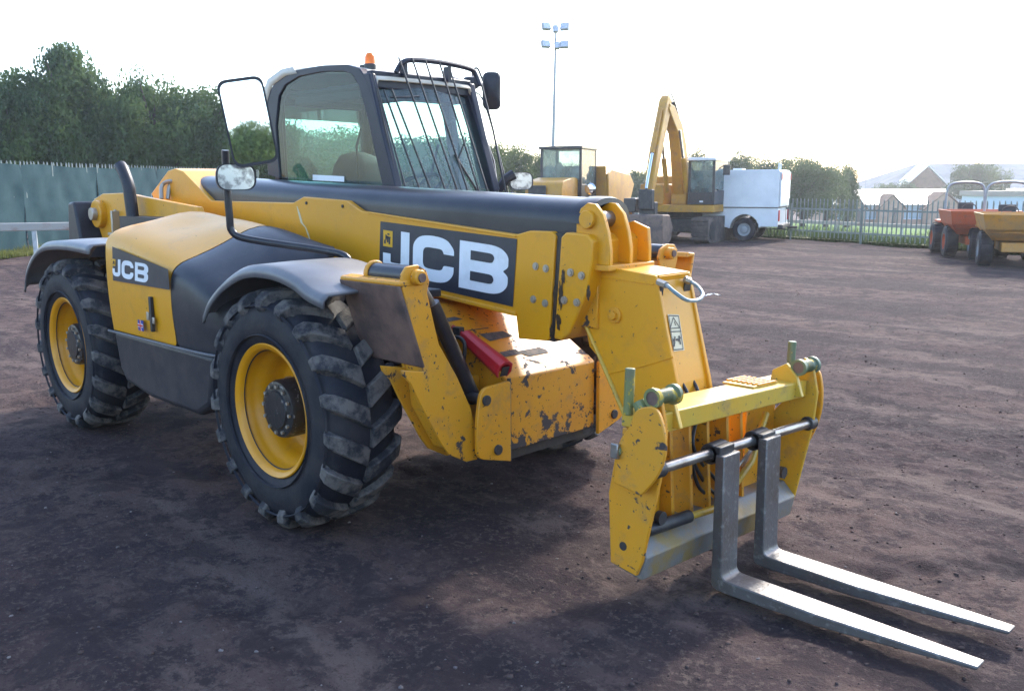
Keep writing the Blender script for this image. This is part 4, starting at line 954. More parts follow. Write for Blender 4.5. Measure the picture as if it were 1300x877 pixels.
# trees behind the green fence, left
def tz(u, d): p = far(u, d); return float(fall(p.x, p.y))
def H(v, d): return CAM.z+(236.4-v)/FPX*d
L1 = 'trees behind the green fence'
for u, d, vt, w, ci, lab in ((-52, 40, 60, 5.8, 0, 'dense dark green tree cut by the left edge of the photo, behind the green fence'),
        (28, 38, 62, 5.2, 1, 'tall pointed tree second from the left above the green fence'),
        (95, 39, 55, 5.2, 0, 'tallest bushy tree behind the fence post near the left'),
        (150, 44, 88, 4.6, 1, 'lower rounded tree in the dip between two taller ones'),
        (200, 40, 80, 5.2, 3, 'dark tree behind the green fence above the exhaust pipe'),
        (262, 41, 88, 5.4, 1, 'broad dark tree just left of the big mirror'),
        (325, 43, 98, 5.2, 1, 'dark tree seen through the big mirror gap and side window')):
    tree(far(u, d), H(vt, d), w, ci, 0, lab, L1, zb=.03)
for u, d, vt, w, ci, lab in ((60, 47, 96, 6.0, 1, 'farther tree filling in behind the two tallest on the left'), (232, 48, 100, 6.4, 1, 'farther tree behind the dark pair left of the mirror'), (-10, 46, 118, 4.6, 3, 'farther tree at the left edge behind the front row'),
        (400, 50, 150, 6.0, 1, 'green tree seen through the cab side window'), (470, 52, 158, 6.0, 3, 'green tree seen through the front pillar glass'), (545, 54, 160, 6.2, 1, 'green tree seen through the windscreen')):
    tree(far(u, d), H(vt, d), w*1.15, ci, 0 if u < 300 else 1, lab, 'trees of the second row', zb=.05)
for u, d, vt, w, ci, lab in ((612, 60, 172, 4.8, 1, 'green tree right of the cab, behind the far mirror'), (650, 62, 178, 4.6, 3, 'rounded green tree between cab and dump truck'), (688, 64, 186, 4.2, 1, 'green tree behind the dump truck cab'), (735, 66, 205, 4.5, 3, 'low green tree behind the dump truck body')):
    z_ = tz(u, d); tree(far(u, d, z_), H(vt, d)-z_, w, ci, 1, lab, 'trees behind the dump truck', zb=.02)
for u, d, vt, w, ci, lab in ((818, 75, 208, 3.6, 1, 'small dark tree left of the excavator arm'), (885, 70, 186, 3.6, 2, 'pointed tree behind the excavator cab'), (918, 72, 197, 3.4, 1, 'low tree between excavator cab and white truck box'), (940, 66, 190, 4.2, 2, 'tree with a pointed top behind the white truck box'), (975, 70, 194, 4.6, 3, 'light green tree above the right end of the truck box'),
        (1022, 58, 191, 5.2, 1, 'large rounded tree right of the white truck'), (1052, 62, 206, 3.8, 3, 'smaller pale tree beside the large rounded one'), (1079, 66, 205, 2.3, 2, 'narrow dark tree at the left end of the school roof'),
        (1130, 120, 228, 5.0, 1, 'distant tree above the school roof, left one'), (1155, 125, 226, 4.4, 3, 'distant tree above the school roof, right one'),
        (1225, 110, 204, 5.0, 3, 'distant rounded tree above the big pale roof, left one'), (1247, 110, 198, 5.0, 1, 'tallest distant rounded tree above the big pale roof'), (1270, 112, 212, 4.0, 3, 'small distant tree at the right of the big pale roof')):
    z_ = tz(u, d); tree(far(u, d, z_), H(vt, d)-z_, w, ci, 2, lab, 'trees beyond the palisade fence', zb=.04)
# hedge line far off, and trees behind the photographer that the glass mirrors
for k in range(9):
    a = YAW+PI+(k-4)*.24; p = CAM+Vector((math.cos(a), math.sin(a), 0))*38
    tree((p.x, p.y, 0), random.uniform(5, 7), 6, k % 4, 1, 'green tree behind the photographer, seen only in the mirrors', 'trees behind the photographer', zb=.05)

# ---- green netted fence, left
M['net'] = mat('green_netting', (.030, .062, .070), .9, col2=(.042, .080, .088), scale=2.5, thr=(.35, .65), spec=.1, bump=.2, bscale=6)
M['pale_green'] = mat('palisade_green', (.16, .19, .18), .7, .0, spec=.2, col2=(.22, .25, .23), scale=3)
M['galv'] = mat('galvanised_rail', (.45, .46, .47), .5, .3, col2=(.32, .33, .34), scale=5)
pale_pts = [(-.035, 0), (-.035, 1), (0, 1.0), (.035, 1), (.035, 0)]
def pale_mesh(h, m, wp=.034):
    g = MB(); g.add([(-wp, 0, 0), (-wp*.45, -.012, 0), (wp*.45, -.012, 0), (wp, 0, 0), (-wp, 0, h-.07), (-wp*.45, -.012, h-.05), (wp*.45, -.012, h-.05), (wp, 0, h-.07), (-.004, -.006, h), (.010, 0, h-.02), (-.020, 0, h-.02)],
        [(0, 1, 5, 4), (1, 2, 6, 5), (2, 3, 7, 6), (4, 5, 8, 10), (5, 6, 8), (6, 7, 9, 8)])
    me_ = bpy.data.meshes.new('pale'); me_.from_pydata(g.v, [], g.f); me_.materials.append(m); return me_
def fence(A, B, h, pitch, label, cat, name, net=False, z0=0.10, post_every=2.75, pm=None, group=None):
    d = B-A; Ln = d.length; rz = math.atan2(d.y, d.x); t = thing(name, label, cat, A, rz, group)
    pm = pm or M['pale_green']; me_ = pale_mesh(h-z0, pm, .034 if net else .023); n = int(Ln/pitch)
    for k in range(n+1):
        o = bpy.data.objects.new('pale', me_); C.objects.link(o); o.parent = t
        o.location = (k*pitch+.05, 0, z0); o.rotation_euler = (random.uniform(-.01, .01), random.uniform(-.012, .012), 0)
    k = 0; x = 0
    while x < Ln+.1:
        g = MB(); pw = .05 if net else .022; g.bb(x-pw, x+pw, .051, .10, -.1, h-.16); g.build('post', pm, t)
        if x+post_every < Ln+.1:
            for z in (.32, h-.32):
                g = MB(); g.bb(x+.051, x+post_every-.051, .01, .05, z-.025, z+.025); g.build('rail', pm, t)
            if net:
                rows = []
                for i in range(9):
                    z = .04+(h-.16)*i/8
                    rows.append([(x+post_every*j/24, -.045-.022*math.sin(j*1.1+x)*math.sin(i*.9+x*2)-.012*math.sin(j*.5+i*.8+x*3)-.025*math.exp(-(i-4+j*.08)**2*2), z+.03*math.sin(j*.26+x)*(i/8)) for j in range(25)])
                g = MB(); g.grid(rows); g.build('netting', M['net'], t, smooth=80)
        x += post_every
    return t
fA = far(-260, 18.5); fB = far(70, 24.6); fC = far(300, 38)
fd = (fB-fA).normalized()
fence(fA, far(330, 38.5), 2.45, .155, 'tall steel palisade fence hung with green netting behind the telehandler', 'fence', 'netted_fence', net=True, post_every=3.2)
# grass strip with weeds at its foot
def blades(name, A, B, wd, n, hmin, hmax, m, label, seed=5):
    r_ = np.random.RandomState(seed); A = np.array(A[:2]); B = np.array(B[:2]); d = B-A; nrm = np.array([-d[1], d[0]])/np.linalg.norm(d)
    p = A+d*r_.rand(n, 1)+nrm*(r_.rand(n, 1)**1.3)*wd; hh = r_.uniform(hmin, hmax, n)*(.5+.9*(np.sin(p[:, 0]*2.1)*np.sin(p[:, 1]*1.7)+1)/2); a = r_.rand(n)*6.28; w_ = .012+.01*r_.rand(n)
    ln = r_.normal(size=(n, 2))*.35*hh[:, None]
    b0 = np.c_[p-np.c_[np.cos(a), np.sin(a)]*w_[:, None], np.full(n, -.02)]; b1 = np.c_[p+np.c_[np.cos(a), np.sin(a)]*w_[:, None], np.full(n, -.02)]; tp = np.c_[p+ln, hh]
    me_ = bpy.data.meshes.new(name); fast_mesh(me_, np.stack([b0, b1, tp], 1).reshape(-1, 3), np.arange(3*n).reshape(n, 3)); me_.materials.append(m)
    o = bpy.data.objects.new(name, me_); C.objects.link(o); set_tags(o, label, 'grass', None, 'stuff'); return o
M['blade'] = leaf_mat('grass_blade', (.08, .11, .03), (.20, .20, .07))
blades('grass_strip', far(-260, 17.3), far(330, 36.5), 1.0, 16000, .05, .22, M['blade'], 'strip of rough yellow green grass at the foot of the green fence')
# low rail
M['rail_white'] = mat('weathered_white_rail', (.36, .33, .30), .7, spec=.2, col2=(.26, .15, .11), scale=2.2, thr=(.55, .72), bump=.1)
rA = far(-160, 19.6); rB = far(128, 20.9); d = rB-rA; rl = thing('barrier_rail', 'low weathered white rail on thin posts in front of the green fence', 'barrier', rA, math.atan2(d.y, d.x))
g = MB(); g.bb(0, d.length, -.05, .05, .76, .94); g.build('rail', M['rail_white'], rl, bev=.02)
for x in (.6, d.length-2.0+.55, ):
    g = MB(); g.bb(x-.05, x+.05, -.03, .03, -.05, .76); g.build('post', M['galv'], rl, bev=.01)

# ---- palisade fence, right, and the field beyond
gA = FA; gB = FB
fence(gA, gB, 1.30, .155, 'long grey green steel palisade fence across the far side of the yard', 'fence', 'palisade_fence', z0=.14, post_every=2.75)
def sheet(name, s0, s1, lift, m, n=24):
    rows = [[(gA+FD*a+FN*s_) for a in (-60, -20, 0, 14, 30, 60, 100)] for s_ in [s0+(s1-s0)*(k/n)**2 for k in range(n+1)]]
    rows = [[(p.x, p.y, max(0, 0)+float(fall(p.x, p.y))+lift) for p in r_] for r_ in rows]
    g = MB(); g.grid(rows); o = g.build(name, m, None, smooth=60); o['kind'] = 'structure'; return o
dn, nn = FD, FN
sheet('field', 1.2, 260, .075, M['grass']); sheet('verge', .2, 3.0, .079, M['rough_grass'])
blades('tall_grass', gA-dn*2+nn*.2, gB+nn*.2, 1.6, 16000, .15, .42, leaf_mat('grass_blade_dark', (.04, .07, .025), (.08, .11, .04)), 'rough dark grass growing along the far side of the palisade fence', 9)
kb = MB(); kA = gA+nn*4.2-dn*5; kB = gB+nn*4.2
g = MB(); dk = kB-kA; g.bb(0, dk.length, -.06, .06, .30, .42)
kr = thing('field_rail', 'long low white rail beyond the palisade fence', 'barrier', kA, math.atan2(dk.y, dk.x)); g.build('rail', M['rail_white'], kr)
for k in range(12):
    g = MB(); g.bb(k*dk.length/12+.5-.04, k*dk.length/12+.5+.04, -.03, .03, -.1, .30); g.build('post', M['galv'], kr)

# ---- floodlight mast
mp = far(703, 52); ms_ = thing('floodlight_mast', 'tall slim mast with a cluster of floodlights behind the dump truck', 'floodlight', mp, YR)
M['pole'] = mat('grey_pole', (.28, .30, .32), .5, .4)
zt = H(47, 52)
g = MB(); g.tube([(0, 0, 0), (.0, 0, 4), (.12, 0, zt-.6)], [.13, .10, .06], 10); g.build('pole', M['pole'], ms_)
g = MB(); g.tube([(-.55, 0, zt-.05), (.75, 0, zt-.05)], .04, 6); g.tube([(-.55, 0, zt-.85), (.75, 0, zt-.85)], .04, 6); g.tube([(.12, 0, zt-.6), (.12, 0, zt+.1)], .05, 6); split(g.build('cross_bar', M['pole'], ms_), 'cross_bar')
for x, z, r0 in ((-.42, .02, .5), (.10, -.12, .1), (.62, 0, -.5), (-.45, -.92, .4), (.20, -1.0, 0), (.60, -.95, -.4)):
    g = MB(); rot = Matrix.Rotation(r0, 3, 'Z') @ Matrix.Rotation(-.35, 3, 'X'); w_ = .5 if abs(x) > .3 else .28
    g.box((x, -.12, zt+z), (w_, .22, .40), rot); fl_ = g.build('floodlight', M['pole'], ms_, bev=.03)
    g = MB(); g.box(Vector((x, -.12, zt+z))+rot @ Vector((0, -.115, 0)), (w_*.85, .01, .33), rot); g.build('lamp_glass', M['lens'], fl_)

# ---- excavator
M['cat_yellow'] = paint('excavator_yellow', (.50, .25, .015), .15, .5, .5, fade=(.38, .17, .035)); M['track'] = mat('track_steel', (.07, .06, .055), .8, col2=(.13, .10, .085), scale=6, bump=.3)
M['bucket'] = mat('bucket_steel', (.17, .115, .09), .75, .1, col2=(.10, .075, .065), scale=5)
EX = thing('excavator', 'yellow tracked excavator with its arm raised and bucket resting on the ground', 'excavator', far(872, 28.6), YR+R(-118))
def PE(mb, name, m, par=EX, **k): return mb.build(name, m, par, **k)
for y in (-1.0, 1.0):
    g = MB(); g.prism(rpoly([(-1.7, 0, .3), (1.7, 0, .3), (1.8, .75, .35), (-1.8, .75, .35)], 5), 1, y-.25, y+.25); tr = PE(g, 'track', M['track'], bev=.02)
    for k in range(13):
        g = MB(); g.bb(-1.6+k*.265, -1.44+k*.265, y-.26, y+.26, .745, .775); g.build('track_plate', M['track'], tr)
    for k in range(6):
        a = -.30+k*.22; g = MB(); g.bb(1.76, 1.80, y-.26, y+.26, .12+k*.11, .19+k*.11); g.build('track_plate', M['track'], tr)
    g = MB(); g.cyl((1.35, y-.27, .37), (1.35, y+.27, .37), .28, 16); g.cyl((-1.35, y-.27, .37), (-1.35, y+.27, .37), .28, 16); split(PE(g, 'sprocket', M['dark']), 'sprocket')
g = MB(); g.bb(-.9, .9, -.75, .75, .3, .7); g.cyl((0, 0, .7), (0, 0, .92), .55, 20); PE(g, 'undercarriage', M['dark'], bev=.02)
g = MB(); g.prism(rpoly([(-2.0, -1.2, .4), (1.1, -1.2, .08), (1.1, 1.2, .08), (-2.0, 1.2, .4)], 6), 2, .9, 1.12); PE(g, 'house_deck', M['cat_yellow'], bev=.02)
g = MB(); g.prism(rpoly([(-2.0, -1.2, .4), (-.6, -1.2, .05), (-.6, 1.2, .05), (-2.0, 1.2, .4)], 6), 2, 1.12, 2.0); PE(g, 'engine_house', M['cat_yellow'], bev=.04)
g = MB(); g.bb(-.59, .95, -1.18, -.40, 1.12, 1.75); PE(g, 'tank_box', M['cat_yellow'], bev=.04)
g = MB(); g.bb(-.3, .75, -.25, .25, 1.12, 1.7); PE(g, 'boom_foot', M['cat_yellow'], bev=.03)
# cab
cb = bpy.data.objects.new('cab', None); C.objects.link(cb); cb.parent = EX
g = MB()
x0, x1, y0, y1, z0, z1 = -.55, 1.05, .38, 1.20, 1.13, 2.50
for x in (x0+.04, x1-.04):
    for y in (y0+.04, y1-.04): g.bb(x-.04, x+.04, y-.04, y+.04, z0, z1-.07)
g.bb(x0+.08, x1-.08, y0+.003, y0+.05, z0, 1.6); g.bb(x0+.08, x1-.08, y1-.05, y1-.003, z0, 1.55); g.bb(x1-.06, x1-.003, y0+.08, y1-.08, z0, 1.50); g.bb(x0+.003, x0+.05, y0+.08, y1-.08, z0, 1.6)
PE(g, 'cab_frame', M['black_paint'], cb, bev=.01)
g = MB(); g.bb(x0-.02, x1+.06, y0-.02, y1+.02, z1-.07, z1+.02); PE(g, 'cab_roof', M['white'], cb, bev=.02)
g = MB(); g.bb(x1-.04, x1-.03, y0+.08, y1-.08, 1.5, z1-.07); PE(g, 'cab_windscreen', M['far_glass'], cb)
for y in (y0+.02, y1-.02): g = MB(); g.bb(x0+.08, x1-.08, y-.005, y+.005, 1.58, z1-.07); PE(g, 'side_window', M['far_glass'], cb)
g = MB(); g.bb(-.2, .25, .55, 1.02, 1.2, 1.62); g.bb(-.3, -.15, .58, .99, 1.62, 2.12); g.bb(-.28, -.18, .68, .90, 2.12, 2.30); PE(g, 'seat', M['interior'], cb, bev=.04)
g = MB(); g.bb(x1+.003, x1+.01, .75, .86, 1.20, 1.25); PE(g, 'number_sticker', M['white'], cb)
bp_ = [(.25, 1.25), (.60, 1.15), (.95, 1.8), (1.15, 2.6), (1.40, 3.2), (1.95, 3.55), (2.34, 3.85), (2.24, 4.02), (1.85, 3.98), (1.05, 3.50), (.58, 2.9), (.30, 2.0)]
g = MB(); g.prism(bp_, 1, -.17, .17); PE(g, 'boom', M['cat_yellow'], bev=.03)
sp_ = [(2.02, 4.12), (2.20, 4.26), (2.42, 4.12), (3.15, 2.75), (3.62, 1.45), (3.60, 1.28), (3.46, 1.28), (2.78, 2.6), (2.10, 3.8)]
g = MB(); g.prism(sp_, 1, -.13, .13); PE(g, 'stick', M['cat_yellow'], bev=.03)
g = MB(); g.cyl((.95, -.3, 1.5), (1.35, -.3, 2.5), .075, 10); g.cyl((.95, .3, 1.5), (1.35, .3, 2.5), .075, 10); split(PE(g, 'boom_ram', M['cat_yellow']), 'boom_ram')
g = MB(); g.cyl((1.35, -.3, 2.5), (1.7, -.28, 3.3), .04, 10); g.cyl((1.35, .3, 2.5), (1.7, .28, 3.3), .04, 10); split(PE(g, 'ram_rod', M['chrome']), 'ram_rod')
g = MB(); g.cyl((1.15, 0, 3.55), (1.6, 0, 4.10), .075, 10); PE(g, 'stick_ram', M['black_paint'])
g = MB(); g.cyl((1.6, 0, 4.10), (2.05, 0, 4.22), .04, 10); PE(g, 'stick_ram_rod', M['chrome'])
g = MB(); g.cyl((2.66, 0, 3.85), (3.25, 0, 2.60), .07, 10); PE(g, 'bucket_ram', M['cat_yellow'])
g = MB(); g.cyl((3.25, 0, 2.60), (3.70, 0, 1.62), .045, 10); PE(g, 'bucket_ram_rod', M['chrome'])
g = MB()
for k in range(3): g.tube(smooth_path([(.75, -.1+.1*k, 2.6), (1.0, -.1+.1*k, 3.4), (1.5, -.1+.1*k, 3.95), (2.0, -.1+.1*k, 4.3)], 5), .022, 6)
split(PE(g, 'hydraulic_hose', M['hose']), 'hydraulic_hose')
g = MB(); g.bb(3.55, 3.78, -.20, .20, 1.05, 1.60); g.bb(3.35, 3.60, -.24, .24, .88, 1.25); PE(g, 'bucket_link', M['dark'], bev=.03)
bu = [(3.35, .90), (3.98, .92), (4.02, .80), (3.95, .0), (3.75, -.03), (3.2, .18), (3.05, .55)]
g = MB(); g.prism(bu, 1, -.60, .60); bk_ = PE(g, 'bucket', M['bucket'], bev=.04)
for k in range(5):
    y = -.5+k*.25; g = MB(); g.prism([(3.93, .02), (3.80, -.12), (3.70, -.02)], 1, y-.05, y+.05); g.build('bucket_tooth', M['bucket'], bk_)
g = MB(); g.bb(2.95, 3.3, -.82, -.45, .95, 1.35); PE(g, 'hydraulic_tool_box', M['black_paint'], bev=.03)
g = MB(); g.tube([(.8, 1.25, 2.2), (.9, 1.45, 2.3)], .015, 6); g.box((.9, 1.5, 2.15), (.05, .2, .3)); PE(g, 'side_mirror', M['dark'])

# ---- white truck with a tall box body
VN = thing('service_truck', 'white box bodied service truck parked behind the excavator by the fence', 'truck', far(953, 28.6), YR+R(154))
M['van_white'] = mat('van_white', (.72, .74, .76), .4, col2=(.62, .64, .67), scale=2, thr=(.4, .7))
def PV(mb, name, m, par=VN, **k): return mb.build(name, m, par, **k)
g = MB(); arch = [(-.37+.37+.40*math.cos(a), .36+.40*math.sin(a)) for a in [PI*k/10 for k in range(11)]]
g.prism([(-1.15, .42), (-1.15, 1.0), (1.6, 1.0), (1.6, .42)][::-1][:0] or ([(1.7, .42), (1.7, 1.02), (-1.05, 1.02), (-1.05, .45), (-.52, .45)]+[(-.05-.44*math.cos(a), .38+.44*math.sin(a)) for a in [PI*k/10 for k in range(11)]]+[(.5, .42)]), 1, -.88, .88)
PV(g, 'lower_body', M['van_white'], bev=.02)
g = MB(); g.prism(rpoly([(-1.05, 1.035, .02), (-1.05, 2.16, .06), (1.45, 2.16, .06), (1.45, 1.035, .02)]), 1, -.90, .90); PV(g, 'box_body', M['van_white'], bev=.03)
g = MB(); g.bb(-1.06, 1.46, -.905, .905, 1.018, 1.036); PV(g, 'box_seal', M['dark'])
g = MB(); g.prism([(1.46, .42), (1.46, 1.75), (1.95, 1.72), (2.35, 1.15), (3.25, 1.02), (3.35, .42)], 1, -.86, .86); PV(g, 'driver_cab', M['van_white'], bev=.04)
g = MB(); g.bb(1.6, 2.1, -.868, -.862, 1.15, 1.6); g.bb(1.6, 2.1, .862, .868, 1.15, 1.6); split(PV(g, 'cab_window', M['far_glass']), 'cab_window')
for x in (-.05, 2.7):
    for y in (-.78, .78):
        w_ = bpy.data.objects.new('wheel', None); C.objects.link(w_); w_.parent = VN; w_.location = (x, y, .36)
        g = MB(); g.lathe([(.2, -.11), (.33, -.115), (.36, -.08), (.36, .08), (.33, .115), (.2, .11)], (0, 0, 0), 1, 28); g.build('tyre', M['rubber'], w_)
        g = MB(); g.lathe([(.205, -.11), (.205, -.07), (.13, -.06), (.11, -.10), (.05, -.11), (.0, -.11)], (0, 0, 0), 1, 20); g.lathe([(.205, .11), (.205, .07), (.13, .06), (.11, .10), (.05, .11), (.0, .11)], (0, 0, 0), 1, 20); g.build('rim', M['pole'], w_)
g = MB(); g.bb(-1.10, -1.055, -.84, .84, 1.06, 2.1); PV(g, 'rear_door', M['van_white'], bev=.01)
for y in (-.82, .82):
    g = MB(); g.bb(-1.09, -1.052, y-.05, y+.05, .62, .95); PV(g, 'tail_lamp', M['red_print'], bev=.01)
    g = MB(); g.bb(-1.12, -1.101, y-.03, y+.03, 1.85, 2.05); PV(g, 'marker_lamp', M['red_print'], bev=.005)
g = MB(); g.bb(-1.2, -1.052, -.85, .85, .40, .52); g.cyl((-1.2, 0, .4), (-1.5, 0, .42), .04, 8); PV(g, 'rear_bumper', M['dark'], bev=.02)
g = MB(); g.tube([(-1.0, .8, 2.16), (-1.0, .8, 2.34), (-1.0, .5, 2.34), (-1.0, .5, 2.16)], .025, 6); g.bb(.2, .5, -.2, .2, 2.16, 2.22); split(PV(g, 'roof_fitting', M['van_white']), 'roof_fitting')
g = MB(); g.tube([(1.7, -.9, 1.3), (1.7, -1.05, 1.32)], .015, 6); g.box((1.7, -1.1, 1.38), (.05, .14, .24)); PV(g, 'door_mirror', M['dark'])

# ---- articulated dump truck behind the boom
DT = thing('dump_truck', 'yellow dump truck with glazed cab and tipping body seen above the black boom cover', 'dump truck', far(722, 27.5), YR+R(-112))
def PD(mb, name, m, par=DT, **k): return mb.build(name, m, par, **k)
g = MB(); g.prism(rpoly([(.75, 1.05, .02), (.75, 1.92, .1), (1.1, 1.95, .1), (2.15, 1.82, .22), (2.25, 1.0, .1)]), 1, -.55, .55); PD(g, 'bonnet', M['cat_yellow'], bev=.07, seg=3)
g = MB(); g.bb(2.22, 2.27, -.42, .10, 1.12, 1.72); PD(g, 'grille', M['dark'], bev=.01)
g = MB(); g.bb(.5, 2.2, -.95, .95, .75, 1.08); PD(g, 'front_chassis', M['cat_yellow'], bev=.04)
g = MB()
x0, x1, y0, y1, z0, z1 = -.75, .74, -.62, .66, 1.1, 2.82
for x in (x0+.04, x1-.04):
    for y in (y0+.04, y1-.04): g.bb(x-.04, x+.04, y-.04, y+.04, z0, z1-.06)
g.bb(x0+.08, x1-.08, y0+.003, y0+.05, z0, 1.75); g.bb(x0+.08, x1-.08, y1-.05, y1-.003, z0, 1.75); g.bb(x1-.06, x1-.003, y0+.08, y1-.08, z0, 1.80); g.bb(x0+.003, x0+.05, y0+.08, y1-.08, z0, 1.9)
PD(g, 'cab_frame', M['black_paint'], bev=.01)
g = MB(); g.bb(x0-.06, x1+.08, y0-.03, y1+.03, z1-.06, z1+.03); PD(g, 'cab_roof', M['black_paint'], bev=.02)
g = MB(); g.bb(x1-.04, x1-.03, y0+.08, y1-.08, 1.8, z1-.07); PD(g, 'windscreen', M['far_glass'])
for y in (y0+.02, y1-.02): g = MB(); g.bb(x0+.08, x1-.08, y-.005, y+.005, 1.75, z1-.07); PD(g, 'side_window', M['far_glass'])
g = MB(); g.bb(-.35, .1, -.25, .25, 1.2, 1.7); g.bb(-.45, -.3, -.22, .22, 1.7, 2.3); PD(g, 'seat', M['interior'], bev=.04)
g = MB()
bs = [(-1.0, 1.15), (-.90, 2.05), (-1.25, 2.2), (-3.6, 2.05), (-4.1, 1.75), (-3.3, .85), (-1.4, .85)]
g.prism(bs, 1, -.08+1.0, 1.0); g.prism(bs, 1, -1.0, -.92); g.bb(-3.9, -1.0, -.92, .92, .80, .90)
g.add([(-.98, -.92, 1.15), (-.98, .92, 1.15), (-.88, .92, 2.3), (-.88, -.92, 2.3), (-1.04, -.92, 1.15), (-1.04, .92, 1.15), (-.94, .92, 2.3), (-.94, -.92, 2.3)], [(0, 1, 2, 3), (7, 6, 5, 4), (0, 4, 5, 1), (1, 5, 6, 2), (2, 6, 7, 3), (3, 7, 4, 0)])
PD(g, 'tipping_body', M['cat_yellow'], bev=.02)
g = MB(); g.bb(-4, .5, -.4, .4, .55, .8); PD(g, 'rear_chassis', M['dark'])
for x in (1.3, -1.9, -3.1):
    for y in (-.95, .95):
        w_ = bpy.data.objects.new('wheel', None); C.objects.link(w_); w_.parent = DT; w_.location = (x, y, .6)
        g = MB(); g.lathe([(.3, -.2), (.55, -.2), (.6, -.14), (.6, .14), (.55, .2), (.3, .2)], (0, 0, 0), 1, 28); g.build('tyre', M['rubber'], w_)
        g = MB(); g.lathe([(.31, -.19), (.28, -.05), (0, -.03)], (0, 0, 0), 1, 20); g.lathe([(.31, .19), (.28, .05), (0, .03)], (0, 0, 0), 1, 20); g.build('rim', M['cat_yellow'], w_)
for y in (-.35, .35): g = MB(); g.cyl((2.24, y*2.2, 1.3), (2.30, y*2.2, 1.3), .09, 14); PD(g, 'headlight', M['lens'], bev=.01)
g = MB(); g.tube([(.8, .75, 1.3), (.8, .95, 1.35), (.8, 1.0, 1.6)], .02, 6); g.lathe([(.0, .0), (.16, .0), (.17, .05), (.12, .10), (0, .11)], (.8, .96, 1.62), 0, 18); PD(g, 'round_mirror', M['chrome'])
g = MB(); g.tube([(.8, -.75, 1.3), (.85, -.95, 1.7)], .02, 6); g.box((.85, -.98, 1.85), (.05, .18, .28)); PD(g, 'side_mirror', M['dark'])

# ---- two site dumpers
M['dumper_orange'] = paint('dumper_orange', (.50, .095, .03), .15, .5, .5, fade=(.42, .10, .05)); M['dumper_yellow'] = paint('dumper_yellow', (.56, .25, .03), .2, .5, .5, fade=(.33, .22, .11))
M['skip_grey'] = mat('dusty_skip', (.22, .20, .19), .8, col2=(.14, .11, .10), scale=3)
def dumper(pos, rz, label, body, skipm, rimm):
    D = thing('site_dumper', label, 'dumper', pos, rz, 'site dumpers parked by the fence'); D.scale = (.84, .84, .84)
    def q(mb, name, m, par=D, **k): return mb.build(name, m, par, **k)
    g = MB(); g.bb(-1.7, .2, -.42, .42, .45, .98); q(g, 'engine_housing', body, bev=.06, seg=3)
    g = MB(); g.bb(-.2, 1.3, -.35, .35, .38, .62); q(g, 'front_chassis', body, bev=.03)
    g = MB(); g.prism([(-1.75, .98), (-1.75, 1.12), (-1.0, 1.12), (-.95, .98)], 1, -.38, .38); q(g, 'tank_cover', body, bev=.03)
    rows = []
    for z, xa, xb, w_ in ((.66, .15, 1.25, .55), (.95, -.05, 1.75, .78), (1.28, -.15, 1.95, .86), (1.32, -.17, 1.97, .88)):
        rows.append([(xa, -w_, z), (xb-.15, -w_, z), (xb, -w_*.6, z), (xb, w_*.6, z), (xb-.15, w_, z), (xa, w_, z), (xa, -w_, z)])
    rows.append([(x*.97+.02, y*.95, 1.32) for x, y, z in rows[-1]]); rows.append([(x*.9+.06, y*.8, .85) for x, y, z in rows[1]])
    rows.append([(.8, 0, .80)]*7)
    g = MB(); g.grid(rows); g.add(rows[0][:6], [(0, 1, 2, 3, 4, 5)]); q(g, 'skip', skipm, bev=.01, smooth=20)
    g = MB(); g.box((-.75, 0, 1.12), (.4, .45, .12)); g.box((-.98, 0, 1.32), (.10, .42, .35)); q(g, 'seat', M['interior'], bev=.03)
    g = MB(); g.tube(smooth_path([(-1.1, -.52, .9), (-1.1, -.52, 1.6), (-1.1, -.47, 1.95), (-1.1, -.25, 2.07), (-1.1, .25, 2.07), (-1.1, .47, 1.95), (-1.1, .52, 1.6), (-1.1, .52, .9)], 5), .035, 8); q(g, 'roll_bar', M['pole'])
    g = MB(); g.tube([(-.2, 0, .95), (-.42, 0, 1.28)], .03, 8); rr_ = [( -.42+.05*math.cos(a), .2*math.sin(a), 1.3+.17*math.cos(a)) for a in [2*PI*k/16 for k in range(17)]]; g.tube(rr_, .014, 6, caps=False); q(g, 'steering_wheel', M['dark'])
    for y in (-.55, .55): g = MB(); g.prism([(-1.65, .92), (-1.6, .98), (-1.0, .98), (-.95, .90)], 1, y-.16, y+.16); q(g, 'mudguard', body, bev=.01)
    for x in (-1.3, .75):
        for y in (-.66, .66):
            w_ = bpy.data.objects.new('wheel', None); C.objects.link(w_); w_.parent = D; w_.location = (x, y, .44)
            g = MB(); g.lathe([(.22, -.16), (.38, -.165), (.43, -.12), (.44, 0), (.43, .12), (.38, .165), (.22, .16)], (0, 0, 0), 1, 26)
            for k in range(16):
                a = 2*PI*k/16; g.box((.44*math.cos(a), 0, .44*math.sin(a)), (.03, .26, .05), Matrix.Rotation(-a, 3, 'Y'))
            g.build('tyre', M['rubber'], w_)
            g = MB(); s_ = 1 if y > 0 else -1; g.lathe([(.23, s_*.155), (.21, s_*.05), (.10, s_*.03), (.09, s_*.10), (0, s_*.10)], (0, 0, 0), 1, 18); g.build('rim', rimm, w_)
    for y in (-.36, .36): g = MB(); g.cyl((-1.70, y, .8), (-1.73, y, .8), .05, 12); q(g, 'rear_lamp', M['red_print'], bev=.005)
    return D
dumper(far(1238, 21.8), YR+R(-106), 'orange red site dumper with roll bar, the left and farther of the two', M['dumper_orange'], M['dumper_orange'], M['dumper_orange'])
dumper(far(1290, 19.4), YR+R(-111), 'yellow site dumper with a dusty grey skip, cut by the right edge of the photo', M['dumper_yellow'], M['dumper_yellow'], M['pole'])

